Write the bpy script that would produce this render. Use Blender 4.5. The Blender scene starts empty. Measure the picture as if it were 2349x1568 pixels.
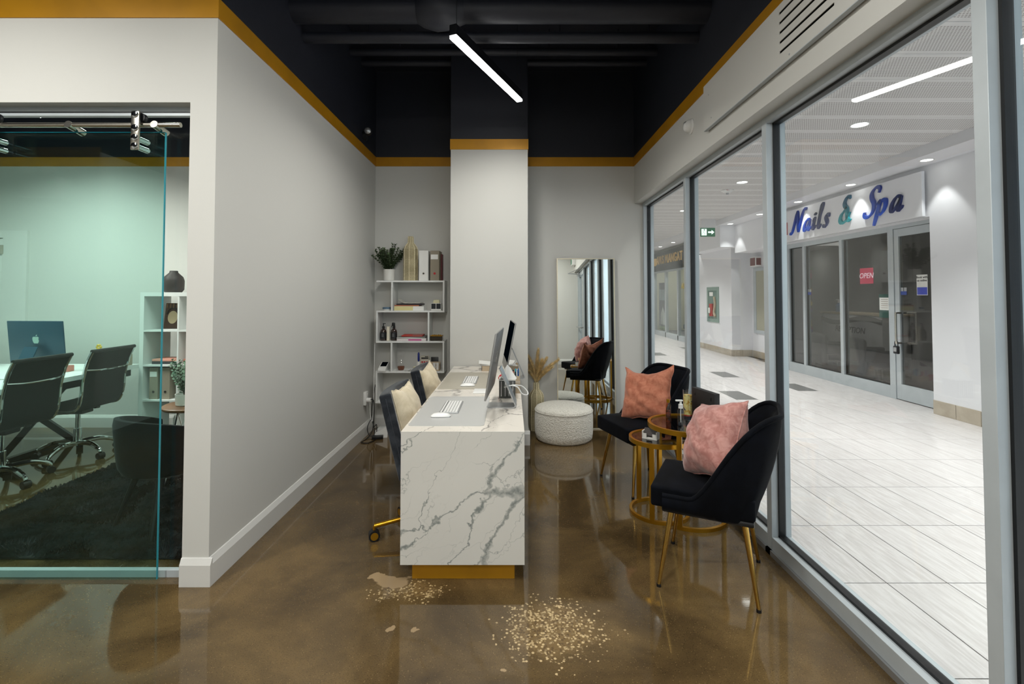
import bpy, bmesh, math, random
from mathutils import Vector, Matrix, Euler, noise
random.seed(7)
PI = math.pi
R = math.radians
scene = bpy.context.scene
COL = scene.collection

# ------------------------------------------------------------------ camera
cam_d = bpy.data.cameras.new('camera')
cam = bpy.data.objects.new('camera', cam_d)
COL.objects.link(cam)
cam_d.sensor_width = 36.0
cam_d.lens = 36.0 * 1113.0 / 2349.0
cam_d.shift_y = -(784.0 - 644.9) / 2349.0
cam_d.clip_start = 0.05
cam_d.clip_end = 100
cam.location = (0, 0, 1.45)
cam.rotation_euler = (R(90 + 1.6), 0, 0)
scene.camera = cam

# ------------------------------------------------------------------ world, added cool light, exposure
world = bpy.data.worlds.new('world')
scene.world = world
world.use_nodes = True
world.node_tree.nodes['Background'].inputs[0].default_value = (0.75, 0.87, 1.0, 1)
world.node_tree.nodes['Background'].inputs[1].default_value = 0.5
scene.view_settings.view_transform = 'Standard'
scene.view_settings.look = 'None'
scene.view_settings.exposure = 0.0
scene.view_settings.gamma = 1.0
scene.view_settings.use_curve_mapping = False
scene.cycles.max_bounces = 10
scene.cycles.diffuse_bounces = 4
scene.cycles.glossy_bounces = 5
scene.cycles.transparent_max_bounces = 32
scene.cycles.sample_clamp_indirect = 3.0
scene.cycles.caustics_reflective = False
scene.cycles.caustics_refractive = False
scene.cycles.use_denoising = True


def area_light(name, loc, rot, sx, sy, watts, color=(1, 1, 1), parent=None, spread=180):
    d = bpy.data.lights.new(name, 'AREA')
    d.shape = 'RECTANGLE'
    d.size, d.size_y = sx, sy
    d.energy = watts
    d.color = color
    d.spread = R(spread)
    o = bpy.data.objects.new(name, d)
    COL.objects.link(o)
    o.location = loc
    o.rotation_euler = rot
    o.parent = parent
    return o


# added cool light for blue tint, as from an assumed mall entrance behind camera
area_light('added_cool_mall_light', (3.35, -3.6, 1.6), (R(90), 0, R(0)), 3.2, 2.8, 60, (0.58, 0.80, 1.0))
K_PENDANT = 25.0      # watts of each linear pendant
K_DOWN = 37.0         # watts of each mall ceiling downlight
K_SOFFIT = 26.0        # watts of each soffit spot
WARM = (1.0, 0.99, 0.93)


# ------------------------------------------------------------------ colour and nodes
def C(h, a=1.0):
    h = h.lstrip('#')
    out = []
    for i in (0, 2, 4):
        v = int(h[i:i + 2], 16) / 255.0
        out.append(v / 12.92 if v <= 0.04045 else ((v + 0.055) / 1.055) ** 2.4)
    return (out[0], out[1], out[2], a)


class NT:
    def __init__(s, name):
        s.mat = bpy.data.materials.new(name)
        s.mat.use_nodes = True
        s.t = s.mat.node_tree
        s.t.nodes.clear()
        s.out = s.t.nodes.new('ShaderNodeOutputMaterial')

    def n(s, typ, ins=None, **attrs):
        nd = s.t.nodes.new('ShaderNode' + typ)
        for k, v in attrs.items():
            setattr(nd, k, v)
        for k, v in (ins or {}).items():
            s.set(nd.inputs[k], v)
        return nd

    def set(s, sock, v):
        if isinstance(v, bpy.types.NodeSocket):
            s.t.links.new(v, sock)
        elif isinstance(v, bpy.types.Node):
            s.t.links.new(v.outputs[0], sock)
        else:
            if isinstance(v, tuple) and len(v) == 3 and sock.type == 'RGBA':
                v = (v[0], v[1], v[2], 1)
            sock.default_value = v

    def coord(s, scale=(1, 1, 1), rot=(0, 0, 0), loc=(0, 0, 0), kind='Object'):
        tc = s.n('TexCoord')
        return s.n('Mapping', {'Vector': tc.outputs[kind], 'Scale': scale, 'Rotation': rot, 'Location': loc}).outputs[0]

    def noise(s, vec, scale, detail=3, rough=0.5, dist=0.0):
        return s.n('TexNoise', {'Vector': vec, 'Scale': scale, 'Detail': detail, 'Roughness': rough, 'Distortion': dist}).outputs[0]

    def math(s, op, a, b=0.0, c=0.0, clamp=False):
        m = s.n('Math', operation=op, use_clamp=clamp)
        s.set(m.inputs[0], a)
        s.set(m.inputs[1], b)
        s.set(m.inputs[2], c)
        return m.outputs[0]

    def step(s, v, lo, hi, a=0.0, b=1.0):
        m = s.n('MapRange', {'Value': v, 'From Min': lo, 'From Max': hi, 'To Min': a, 'To Max': b}, interpolation_type='SMOOTHSTEP')
        return m.outputs[0]

    def mix(s, f, a, b, blend='MIX'):
        m = s.n('Mix', data_type='RGBA', blend_type=blend)
        s.set(m.inputs[0], f)
        s.set(m.inputs[6], a)
        s.set(m.inputs[7], b)
        return m.outputs[2]

    def bump(s, h, strength=0.3, dist=0.01):
        return s.n('Bump', {'Height': h, 'Strength': strength, 'Distance': dist}).outputs[0]

    def pbr(s, color, rough=0.5, metal=0.0, **kw):
        b = s.n('BsdfPrincipled', {'Base Color': color, 'Roughness': rough, 'Metallic': metal})
        for k, v in kw.items():
            s.set(b.inputs[k.replace('_', ' ')], v)
        s.t.links.new(b.outputs[0], s.out.inputs[0])
        return s.mat


def plain(name, col, rough=0.5, metal=0.0, grain=0.0, gscale=60, bump=0.0, bscale=80, **kw):
    t = NT(name)
    col = C(col) if isinstance(col, str) else col
    co = t.coord()
    c = col
    if grain:
        nz = t.noise(co, gscale, 4)
        dark = tuple(x * (1 - grain) for x in col[:3]) + (1,)
        lite = tuple(min(1, x * (1 + grain)) for x in col[:3]) + (1,)
        c = t.mix(t.step(nz, 0.3, 0.7), dark, lite)
    if bump:
        kw['Normal'] = t.bump(t.noise(co, bscale, 3), bump, 0.004)
    return t.pbr(c, rough, metal, **kw)


def glass(name, tint=(1, 1, 1, 1), f0=0.045, rough=0.0):
    t = NT(name)
    lw = t.n('LayerWeight', {'Blend': 0.5})
    p5 = t.math('POWER', lw.outputs['Facing'], 5.0)
    fr = t.math('ADD', t.math('MULTIPLY', p5, 1.0 - f0), f0, clamp=True)
    tr = t.n('BsdfTransparent', {'Color': tint})
    gl = t.n('BsdfGlossy', {'Color': (1, 1, 1, 1), 'Roughness': rough})
    mx = t.n('MixShader', {0: fr, 1: tr, 2: gl})
    t.t.links.new(mx.outputs[0], t.out.inputs[0])
    return t.mat


def emit(name, col, strength):
    t = NT(name)
    e = t.n('Emission', {'Color': C(col) if isinstance(col, str) else col, 'Strength': strength})
    t.t.links.new(e.outputs[0], t.out.inputs[0])
    return t.mat


def velvet(name, a, b, sheen=0.5, scale=9):
    t = NT(name)
    co = t.coord()
    nz = t.noise(co, scale, 4, 0.6, 0.6)
    c = t.mix(t.step(nz, 0.35, 0.68), C(a), C(b))
    fine = t.noise(co, 420, 2)
    return t.pbr(c, 0.85, 0, Sheen_Weight=sheen, Sheen_Roughness=0.35, Specular_IOR_Level=0.12, Normal=t.bump(fine, 0.25, 0.002))


def marble(name, base, vein, rough, seed, scale=1.0):
    t = NT(name)
    co = t.coord(loc=(seed, seed * 0.7, seed * 1.3))
    warp = t.n('TexNoise', {'Vector': co, 'Scale': 3.0 * scale, 'Detail': 5, 'Roughness': 0.6})
    off = t.n('VectorMath', {0: warp.outputs['Color'], 1: (0.5, 0.5, 0.5)}, operation='SUBTRACT').outputs[0]
    off = t.n('VectorMath', {0: off, 'Scale': 0.30}, operation='SCALE').outputs[0]
    p = t.n('VectorMath', {0: co, 1: off}, operation='ADD').outputs[0]
    pr_ = t.n('Mapping', {'Vector': p, 'Rotation': (R(0), R(-42), R(12))}).outputs[0]
    pm = t.n('Mapping', {'Vector': pr_, 'Scale': (2.2, 1.3, 0.62)}).outputs[0]
    vo = t.n('TexVoronoi', {'Vector': pm, 'Scale': 1.9 * scale, 'Randomness': 1.0}, feature='DISTANCE_TO_EDGE').outputs['Distance']
    vo2 = t.n('TexVoronoi', {'Vector': pm, 'Scale': 4.6 * scale, 'Randomness': 1.0}, feature='DISTANCE_TO_EDGE').outputs['Distance']
    patch = t.step(t.noise(co, 2.1 * scale, 3, 0.5, 0.4), 0.36, 0.60)
    fine = t.noise(co, 34 * scale, 5, 0.7)
    wide = t.math('ADD', 0.004, t.math('MULTIPLY', t.math('POWER', patch, 1.6), 0.05))
    v1 = t.math('SUBTRACT', 1.0, t.math('DIVIDE', vo, wide), clamp=True)
    v1 = t.math('MULTIPLY', v1, t.step(fine, 0.30, 0.62, 0.35, 1.0))
    v2 = t.math('MULTIPLY', t.math('SUBTRACT', 1.0, t.math('DIVIDE', vo2, 0.016), clamp=True), t.step(patch, 0.1, 0.9, 0.08, 0.6))
    v = t.math('MAXIMUM', t.math('POWER', v1, 0.6), v2, clamp=True)
    cloud = t.noise(co, 1.3, 3)
    bcol = t.mix(t.step(cloud, 0.35, 0.7), C(base), tuple(x * 0.93 for x in C(base)[:3]) + (1,))
    return t.pbr(t.mix(v, bcol, C(vein)), rough)


M = {}
M['paint'] = plain('wall_paint', '#cdccc7', 0.62, bump=0.05, bscale=260)
M['paint_white'] = plain('white_trim_paint', '#d4d3cf', 0.45)
M['black_paint'] = plain('black_ceiling_paint', '#1a1d27', 0.55, bump=0.2, bscale=160)
M['gold_paint'] = plain('gold_band_paint', '#b98312', 0.42, 0.25, grain=0.08, gscale=5)
M['gold'] = plain('brushed_gold', '#bd8b22', 0.30, 0.85, grain=0.05, gscale=12)
M['brass'] = plain('polished_brass', '#c9a255', 0.16, 1.0)
M['alu'] = plain('satin_aluminium', '#b6bdc1', 0.42, 0.12, grain=0.03, gscale=8)  # slight cool tint stands in for bluish light on the frames
M['silver'] = plain('silver_aluminium', '#b4b6b8', 0.32, 0.7)
M['steel'] = plain('brushed_steel', '#c9c4ba', 0.22, 1.0, grain=0.06, gscale=90)
M['chrome'] = plain('chrome', '#dfe2e4', 0.06, 1.0)
M['gasket'] = plain('black_rubber', '#07080a', 0.45)
M['black'] = plain('black_plastic', '#0d0d0f', 0.4)
M['black_metal'] = plain('black_metal', '#15171b', 0.45, 0.3)
M['white'] = plain('white_laminate', '#dfe0de', 0.4)
M['ceramic'] = plain('white_ceramic', '#dcdad4', 0.35)
M['plastic_white'] = plain('white_plastic', '#e4e4e2', 0.35)
M['mall_white'] = plain('mall_white_paint', '#e6e6ea', 0.6)
M['mall_grey'] = plain('mall_grey_paint', '#dcdcde', 0.6)
M['clear'] = glass('clear_glass')
M['clear_side'] = glass('storefront_glass', (0.93, 0.96, 0.95, 1))
M['green_glass'] = glass('green_tinted_glass', (0.79, 0.93, 0.90, 1), 0.03)
M['green_edge'] = plain('green_glass_edge', '#1e8fa0', 0.12, Coat_Weight=0.5)
M['smoke'] = glass('smoked_glass', (0.42, 0.40, 0.38, 1), 0.06)
M['dark_glass'] = glass('dark_tinted_glass', (0.74, 0.74, 0.74, 1), 0.045)
M['mirror'] = plain('mirror_silver', '#e6eae8', 0.0, 1.0)
M['lamp'] = emit('lamp_diffuser', (1.0, 0.98, 0.95, 1), 14.0)
M['downlamp'] = emit('downlight_lens', (1.0, 0.97, 0.93, 1), 9.0)
M['navy'] = velvet('navy_black_velvet', '#030408', '#070a12', 0.03)
M['charcoal'] = velvet('charcoal_velvet', '#23262b', '#3c4046', 0.35)
M['cream'] = velvet('cream_chenille', '#cdbfa3', '#dccfb6', 0.3, 14)
M['coral'] = velvet('coral_chenille', '#a5654f', '#b97a62', 0.4, 26)
M['pink'] = velvet('dusty_pink_chenille', '#a8736c', '#c2928a', 0.45, 26)
M['grey_cloth'] = velvet('dark_grey_cloth', '#0a0b0e', '#111318', 0.08)
M['taupe'] = plain('taupe_board', '#8d8474', 0.7)
M['beige'] = plain('beige_board', '#b7a58c', 0.7)
M['paper'] = plain('paper', '#e6e5e1', 0.8)
M['amber'] = plain('amber_glass', '#241007', 0.12, Coat_Weight=1.0)
M['label_black'] = plain('black_label', '#15181c', 0.6)
M['red'] = plain('red', '#b01217', 0.4)
M['blue'] = plain('blue_plastic', '#15246e', 0.4)
M['pinkcard'] = plain('pink_card', '#d48a7d', 0.7)
M['marble_front'] = marble('grey_veined_marble_front', '#d2cfc8', '#757b78', 0.34, 3.1, 1.05)
M['marble_top'] = marble('grey_veined_marble_top', '#e4ddd3', '#8f8b85', 0.14, 8.4, 1.0)
M['mat_silver'] = plain('silver_desk_mat', '#bdbdbb', 0.35, 0.1)
M['mat_taupe'] = plain('taupe_desk_mat', '#aba597', 0.42, 0.0)
M['sling'] = plain('black_sling_mesh', '#050507', 0.6, Specular_IOR_Level=0.2)
M['leaf'] = plain('eucalyptus_leaf', '#475a3a', 0.6, grain=0.35, gscale=25)
M['leaf_pale'] = plain('pale_eucalyptus_leaf', '#6d8a72', 0.6, grain=0.3, gscale=25)
M['stem'] = plain('plant_stem', '#4b4a33', 0.7)
M['pampas'] = plain('pampas_plume', '#e8cd94', 0.9, grain=0.2, gscale=30)
M['wood'] = plain('walnut_wood', '#6d4a2a', 0.4, grain=0.25, gscale=9)
M['screen'] = plain('dark_screen', '#040a10', 0.5, Specular_IOR_Level=0.0)
M['imac_grey'] = plain('grey_aluminium', '#8b8a88', 0.42, 0.35)
M['imac_blue'] = plain('blue_grey_aluminium', '#22485c', 0.4, 0.3)
M['logo'] = plain('mirror_logo', '#a9c9c2', 0.25, 0.4)


def _floor():
    t = NT('polished_concrete')
    co = t.coord()
    big = t.noise(co, 1.3, 5, 0.6, 0.5)
    mid = t.noise(co, 7.0, 5, 0.65)
    c = t.mix(t.step(big, 0.32, 0.68), C('#3b2e1d'), C('#6e5938'))
    c = t.mix(t.step(mid, 0.35, 0.75, 0, 0.55), c, C('#55442b'))
    agg = t.n('TexVoronoi', {'Vector': co, 'Scale': 130.0, 'Randomness': 1.0})
    spk = t.math('MULTIPLY', t.step(agg.outputs['Distance'], 0.34, 0.18), t.step(t.n('SeparateColor', {0: agg.outputs['Color']}).outputs[0], 0.78, 0.86))
    c = t.mix(t.math('MULTIPLY', spk, 0.22), c, C('#b79b6c'))
    dk = t.noise(co, 210, 2)
    c = t.mix(t.step(dk, 0.54, 0.70, 0, 0.65), c, C('#2f2519'))
    # worn spots where the pebble aggregate shows
    wob = t.n('TexNoise', {'Vector': co, 'Scale': 9.0, 'Detail': 4}).outputs['Color']
    wob = t.n('VectorMath', {0: wob, 1: (0.5, 0.5, 0.5)}, operation='SUBTRACT').outputs[0]
    wob = t.n('VectorMath', {0: wob, 'Scale': 0.16}, operation='SCALE').outputs[0]
    pw = t.n('VectorMath', {0: co, 1: wob}, operation='ADD').outputs[0]
    peb = t.n('TexVoronoi', {'Vector': co, 'Scale': 88.0, 'Randomness': 1.0})
    prnd = t.n('SeparateColor', {0: peb.outputs['Color']}).outputs
    pc = t.mix(t.step(prnd[1], 0.2, 0.9), C('#5d4a30'), C('#c4ab80'))
    pdist = t.step(peb.outputs['Distance'], 0.60, 0.46)

    def spot(px, cx, cy, rx, ry):
        q = t.n('VectorMath', {0: px, 1: (cx, cy, 0)}, operation='SUBTRACT').outputs[0]
        q = t.n('VectorMath', {0: q, 1: (1 / rx, 1 / ry, 0)}, operation='MULTIPLY').outputs[0]
        return t.n('VectorMath', {0: q}, operation='LENGTH').outputs['Value']
    s1 = spot(pw, 0.17, 2.16, 0.25, 0.21)
    s2 = spot(pw, -0.50, 2.42, 0.20, 0.085)
    near = t.math('MINIMUM', s1, s2)
    dens = t.math('MULTIPLY', t.step(near, 1.25, 0.25), 1.15)
    show = t.math('MULTIPLY', t.math('GREATER_THAN', dens, prnd[0]), pdist)
    c = t.mix(t.step(dens, 0.3, 1.0, 0, 0.45), c, C('#8a7048'))
    c = t.mix(show, c, pc)
    fil = t.math('MINIMUM', spot(pw, -0.60, 2.50, 0.10, 0.05), t.math('MINIMUM', spot(pw, -0.40, 2.145, 0.02, 0.012), spot(pw, -0.515, 2.14, 0.019, 0.013)))
    fil = t.math('MINIMUM', fil, t.math('MINIMUM', spot(pw, -0.70, 2.53, 0.045, 0.03), spot(pw, -0.03, 1.93, 0.018, 0.012)))
    c = t.mix(t.step(fil, 1.05, 0.92), c, C('#9c8463'))
    scr = t.n('TexNoise', {'Vector': t.coord(scale=(3, 40, 1), rot=(0, 0, 0.6)), 'Scale': 3.0, 'Detail': 2}).outputs[0]
    rough = t.math('ADD', 0.035, t.math('MULTIPLY', t.step(mid, 0.3, 0.8), 0.05))
    nb = t.math('ADD', t.noise(co, 3.2, 2), t.math('MULTIPLY', scr, 0.08))
    return t.pbr(c, rough, 0, Normal=t.bump(nb, 0.02, 0.02), Specular_IOR_Level=0.6)


M['floor'] = _floor()


def _tile(name, a, b, rough=0.22):
    t = NT(name)
    oi = t.n('ObjectInfo')
    co = t.coord(scale=(10, 1.0, 1), rot=(0, 0, R(8)))
    sh = t.n('VectorMath', {0: co, 1: t.n('CombineXYZ', {0: t.math('MULTIPLY', oi.outputs['Random'], 60), 1: 0.0, 2: 0.0}).outputs[0]}, operation='ADD').outputs[0]
    g = t.noise(sh, 5.0, 5, 0.6, 0.4)
    c = t.mix(t.step(g, 0.3, 0.75), C(a), C(b))
    c = t.mix(t.math('MULTIPLY', oi.outputs['Random'], 0.25), c, C(b))
    return t.pbr(c, rough)


M['mall_tile'] = _tile('pale_grained_porcelain', '#bdb7b5', '#d8d4d3', 0.3)
M['dark_tile'] = plain('dark_grey_porcelain', '#6d6c6a', 0.3, grain=0.1)
M['base_tile'] = _tile('beige_base_tile', '#a69a88', '#bcb2a2', 0.3)
M['grout'] = plain('grout', '#2e2a26', 0.9)


def _perf():
    t = NT('perforated_ceiling_panel')
    co = t.coord(scale=(1, 1, 1))
    sp = t.n('SeparateXYZ', {0: co})
    sx = t.math('MULTIPLY', sp.outputs[0], 1 / 0.022)
    sy = t.math('MULTIPLY', sp.outputs[1], 1 / 0.018)
    row = t.math('FLOOR', sy)
    sx = t.math('ADD', sx, t.math('MULTIPLY', row, 0.5))
    fx = t.math('ABSOLUTE', t.math('SUBTRACT', t.math('FRACT', sx), 0.5))
    fy = t.math('ABSOLUTE', t.math('SUBTRACT', t.math('FRACT', sy), 0.5))
    hole = t.math('MULTIPLY', t.math('LESS_THAN', fx, 0.33), t.math('LESS_THAN', fy, 0.24))
    edge = t.math('LESS_THAN', t.math('ABSOLUTE', sp.outputs[1]), 0.165)
    hole = t.math('MULTIPLY', hole, edge)
    return t.pbr(t.mix(hole, C('#e4e2e1'), C('#8d8885')), 0.6)


M['perf'] = _perf()


def _wicker():
    t = NT('woven_seagrass')
    co = t.coord()
    w = t.n('TexWave', {'Vector': co, 'Scale': 46.0, 'Distortion': 2.5, 'Detail': 2, 'Detail Scale': 3.0}, wave_type='BANDS', bands_direction='Z')
    c = t.mix(t.step(w.outputs[1], 0.15, 0.6), C('#7d7253'), C('#cfc3a0'))
    return t.pbr(c, 0.85, 0, Normal=t.bump(w.outputs[1], 0.5, 0.004))


M['wicker'] = _wicker()
M['rush'] = plain('pale_seagrass_cord', '#ddd2b2', 0.85, grain=0.12, gscale=60)


def _boucle():
    t = NT('cream_boucle')
    co = t.coord()
    v = t.n('TexVoronoi', {'Vector': co, 'Scale': 85.0}, feature='SMOOTH_F1').outputs['Distance']
    c = t.mix(t.step(v, 0.2, 0.9), C('#e6e2d8'), C('#cdc8bb'))
    return t.pbr(c, 0.95, 0, Normal=t.bump(v, 0.6, -0.008), Sheen_Weight=0.2)


M['boucle'] = _boucle()


def _floral():
    t = NT('floral_wallpaper')
    co = t.coord()
    v = t.n('TexVoronoi', {'Vector': co, 'Scale': 13.0})
    s = t.n('SeparateColor', {0: v.outputs['Color']}).outputs
    c = t.mix(t.step(s[0], 0.3, 0.5), C('#27452c'), C('#8c3650'))
    c = t.mix(t.step(s[1], 0.68, 0.72), c, C('#b89430'))
    c = t.mix(t.step(s[2], 0.65, 0.70), c, C('#4c3f86'))
    c = t.mix(t.step(v.outputs['Distance'], 0.35, 0.7, 0, 0.8), c, C('#1c2a20'))
    return t.pbr(c, 0.7)


M['floral'] = _floral()


# ------------------------------------------------------------------ mesh tools
class MB:
    def __init__(s):
        s.v, s.f, s.mi, s.M, s.m = [], [], [], Matrix(), 0

    def add(s, vs, fs):
        b = len(s.v)
        s.v += [tuple(s.M @ Vector(p)) for p in vs]
        s.f += [tuple(b + i for i in f) for f in fs]
        s.mi += [s.m] * len(fs)
        return s

    def box(s, x0, x1, y0, y1, z0, z1):
        vs = [(x, y, z) for x in (x0, x1) for y in (y0, y1) for z in (z0, z1)]
        return s.add(vs, [(0, 1, 3, 2), (4, 6, 7, 5), (0, 4, 5, 1), (2, 3, 7, 6), (0, 2, 6, 4), (1, 5, 7, 3)])

    def cbox(s, c, d):
        return s.box(c[0] - d[0] / 2, c[0] + d[0] / 2, c[1] - d[1] / 2, c[1] + d[1] / 2, c[2] - d[2] / 2, c[2] + d[2] / 2)

    def rbox(s, x0, x1, y0, y1, z0, z1, r=0.01, seg=2, cuts=0, warp=None):
        bm = bmesh.new()
        bmesh.ops.create_cube(bm, size=1.0)
        if cuts:
            bmesh.ops.subdivide_edges(bm, edges=bm.edges[:], cuts=cuts, use_grid_fill=True)
        for v in bm.verts:
            v.co = Vector(((x0 + x1) / 2 + v.co.x * (x1 - x0), (y0 + y1) / 2 + v.co.y * (y1 - y0), (z0 + z1) / 2 + v.co.z * (z1 - z0)))
        if r > 0:
            es = [e for e in bm.edges if len(e.link_faces) == 2 and e.calc_face_angle(0) > 0.5]
            bmesh.ops.bevel(bm, geom=es, offset=r, segments=seg, profile=0.5, affect='EDGES', clamp_overlap=True)
        bm.verts.index_update()
        vs = [tuple(warp(v.co.copy())) if warp else tuple(v.co) for v in bm.verts]
        fs = [tuple(v.index for v in f.verts) for f in bm.faces]
        bm.free()
        return s.add(vs, fs)

    def lathe(s, prof, n=24, c=(0, 0, 0), wob=None):
        vs, rows = [], []
        for (r, z) in prof:
            if r < 1e-6:
                rows.append([len(vs)])
                vs.append((c[0], c[1], c[2] + z))
            else:
                row = []
                for i in range(n):
                    a = 2 * PI * i / n
                    rr = r * (wob(a, z) if wob else 1.0)
                    row.append(len(vs))
                    vs.append((c[0] + rr * math.cos(a), c[1] + rr * math.sin(a), c[2] + z))
                rows.append(row)
        fs = []
        for a, b in zip(rows, rows[1:]):
            if len(a) == 1 and len(b) == 1:
                continue
            for i in range(n):
                j = (i + 1) % n
                if len(a) == 1:
                    fs.append((a[0], b[j], b[i]))
                elif len(b) == 1:
                    fs.append((a[i], a[j], b[0]))
                else:
                    fs.append((a[i], a[j], b[j], b[i]))
        return s.add(vs, fs)

    def cyl(s, p0, p1, r0, r1=None, n=16):
        return s.tube([p0, p1], [r0, r0 if r1 is None else r1], n)

    def tube(s, pts, r, n=8, closed=False, cap=True, flat=1.0):
        pts = [Vector(p) for p in pts]
        k = len(pts)
        rs = r if isinstance(r, (list, tuple)) else [r] * k
        vs, fs = [], []
        up = None
        for i in range(k):
            if closed:
                d = pts[(i + 1) % k] - pts[i - 1]
            else:
                d = pts[min(i + 1, k - 1)] - pts[max(i - 1, 0)]
            d.normalize()
            if up is None:
                up = Vector((0, 0, 1)) if abs(d.z) < 0.9 else Vector((1, 0, 0))
            u = up - d * up.dot(d)
            if u.length < 1e-6:
                u = d.orthogonal()
            u.normalize()
            up = u
            w = d.cross(u)
            for j in range(n):
                a = 2 * PI * j / n
                vs.append(pts[i] + (u * math.cos(a) * flat + w * math.sin(a)) * rs[i])
        m = k if closed else k - 1
        for i in range(m):
            for j in range(n):
                a, b = i * n + j, i * n + (j + 1) % n
                c2, d2 = ((i + 1) % k) * n + (j + 1) % n, ((i + 1) % k) * n + j
                fs.append((a, b, c2, d2))
        if cap and not closed:
            fs.append(tuple(range(n - 1, -1, -1)))
            fs.append(tuple((k - 1) * n + j for j in range(n)))
        return s.add(vs, fs)

    def prism(s, poly, a, b, axis='y'):
        def P(u, v, w):
            return {'x': (w, u, v), 'y': (u, w, v), 'z': (u, v, w)}[axis]
        n = len(poly)
        vs = [P(u, v, a) for u, v in poly] + [P(u, v, b) for u, v in poly]
        fs = [tuple(range(n)), tuple(range(2 * n - 1, n - 1, -1))]
        fs += [(i, i + n, (i + 1) % n + n, (i + 1) % n) for i in range(n)]
        return s.add(vs, fs)

    def ellipsoid(s, c, r, nu=16, nv=10):
        prof = [(math.sin(PI * i / nv), -math.cos(PI * i / nv)) for i in range(nv + 1)]
        prof[0] = (0, -1)
        prof[-1] = (0, 1)
        M0 = s.M
        s.M = M0 @ Matrix.Translation(c) @ Matrix.Diagonal((r[0], r[1], r[2], 1))
        s.lathe(prof, nu)
        s.M = M0
        return s

    def ring_bar(s, R0, w, z0, z1, c=(0, 0), a0=0.0, a1=2 * PI, n=64):
        """a flat bar rolled into a ring or an arc, rectangular in section"""
        full = abs(a1 - a0 - 2 * PI) < 1e-4
        k = n if full else n + 1
        vs, fs = [], []
        for i in range(k):
            a = a0 + (a1 - a0) * i / n
            for (r, z) in ((R0 - w, z0), (R0, z0), (R0, z1), (R0 - w, z1)):
                vs.append((c[0] + r * math.cos(a), c[1] + r * math.sin(a), z))
        for i in range(n):
            p, q = i * 4, ((i + 1) % k) * 4
            for j in range(4):
                fs.append((p + j, q + j, q + (j + 1) % 4, p + (j + 1) % 4))
        if not full:
            fs += [(3, 2, 1, 0), tuple(n * 4 + j for j in range(4))]
        return s.add(vs, fs)

    def build(s, name, mat, parent=None, loc=(0, 0, 0), rot=(0, 0, 0), smooth=35, bevel=0.0):
        me = bpy.data.meshes.new(name)
        me.from_pydata(s.v, [], s.f)
        mats = mat if isinstance(mat, (list, tuple)) else [mat]
        for m in mats:
            me.materials.append(M[m] if isinstance(m, str) else m)
        if any(s.mi):
            me.polygons.foreach_set('material_index', s.mi)
        bm = bmesh.new()
        bm.from_mesh(me)
        bmesh.ops.recalc_face_normals(bm, faces=bm.faces)
        bm.to_mesh(me)
        bm.free()
        if smooth:
            me.polygons.foreach_set('use_smooth', [True] * len(me.polygons))
            me.set_sharp_from_angle(angle=R(smooth))
        me.update()
        o = bpy.data.objects.new(name, me)
        COL.objects.link(o)
        o.location = loc
        o.rotation_euler = rot
        o.parent = parent
        if bevel:
            b = o.modifiers.new('bevel', 'BEVEL')
            b.width = bevel
            b.segments = 2
            b.limit_method = 'ANGLE'
            b.angle_limit = R(40)
        return o


def tag(o, label=None, cat=None, group=None, kind=None):
    for k, v in (('label', label), ('category', cat), ('group', group), ('kind', kind)):
        if v:
            o[k] = v
    return o


def thing(name, label, cat, loc=(0, 0, 0), rotz=0.0, group=None):
    o = bpy.data.objects.new(name, None)
    o.empty_display_size = 0.1
    COL.objects.link(o)
    o.location = loc
    o.rotation_euler = (0, 0, rotz)
    return tag(o, label, cat, group)


def struct(name, mb, mat, label=None, **kw):
    o = mb.build(name, mat, **kw)
    if kw.get('parent') is None:
        tag(o, label, None, None, 'structure')
    return o


def copy_tree(o, parent=None):
    c = o.copy()
    COL.objects.link(c)
    c.parent = parent
    for ch in list(o.children):
        copy_tree(ch, c)
    return c


def text_mesh(name, s, size, mat, parent=None, mtx=None, extrude=0.002, shear=0.0, bold=0.0, align='CENTER', xscale=1.0):
    cu = bpy.data.curves.new(name, 'FONT')
    cu.body = s
    cu.size = size
    cu.extrude = extrude
    cu.shear = shear
    cu.offset = bold
    cu.align_x = align
    cu.align_y = 'CENTER'
    cu.resolution_u = 3
    tmp = bpy.data.objects.new('tmp_text', cu)
    COL.objects.link(tmp)
    dg = bpy.context.evaluated_depsgraph_get()
    me = bpy.data.meshes.new_from_object(tmp.evaluated_get(dg))
    bpy.data.objects.remove(tmp)
    me.materials.clear()
    me.materials.append(M[mat] if isinstance(mat, str) else mat)
    me.transform((mtx or Matrix()) @ Matrix.Diagonal((xscale, 1, 1, 1)))
    o = bpy.data.objects.new(name, me)
    COL.objects.link(o)
    o.parent = parent
    return o


def smooth_path(pts, sub=6, closed=False):
    """Catmull-Rom through the points"""
    P = [Vector(p) for p in pts]
    n = len(P)
    out = []
    rng = n if closed else n - 1
    for i in range(rng):
        a, b, c, d = (P[(i - 1) % n] if closed or i > 0 else P[0]), P[i], P[(i + 1) % n], (P[(i + 2) % n] if closed or i + 2 < n else P[-1])
        for k in range(sub):
            t = k / sub
            out.append(0.5 * ((2 * b) + (-a + c) * t + (2 * a - 5 * b + 4 * c - d) * t * t + (-a + 3 * b - 3 * c + d) * t ** 3))
    if not closed:
        out.append(P[-1])
    return out


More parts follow.
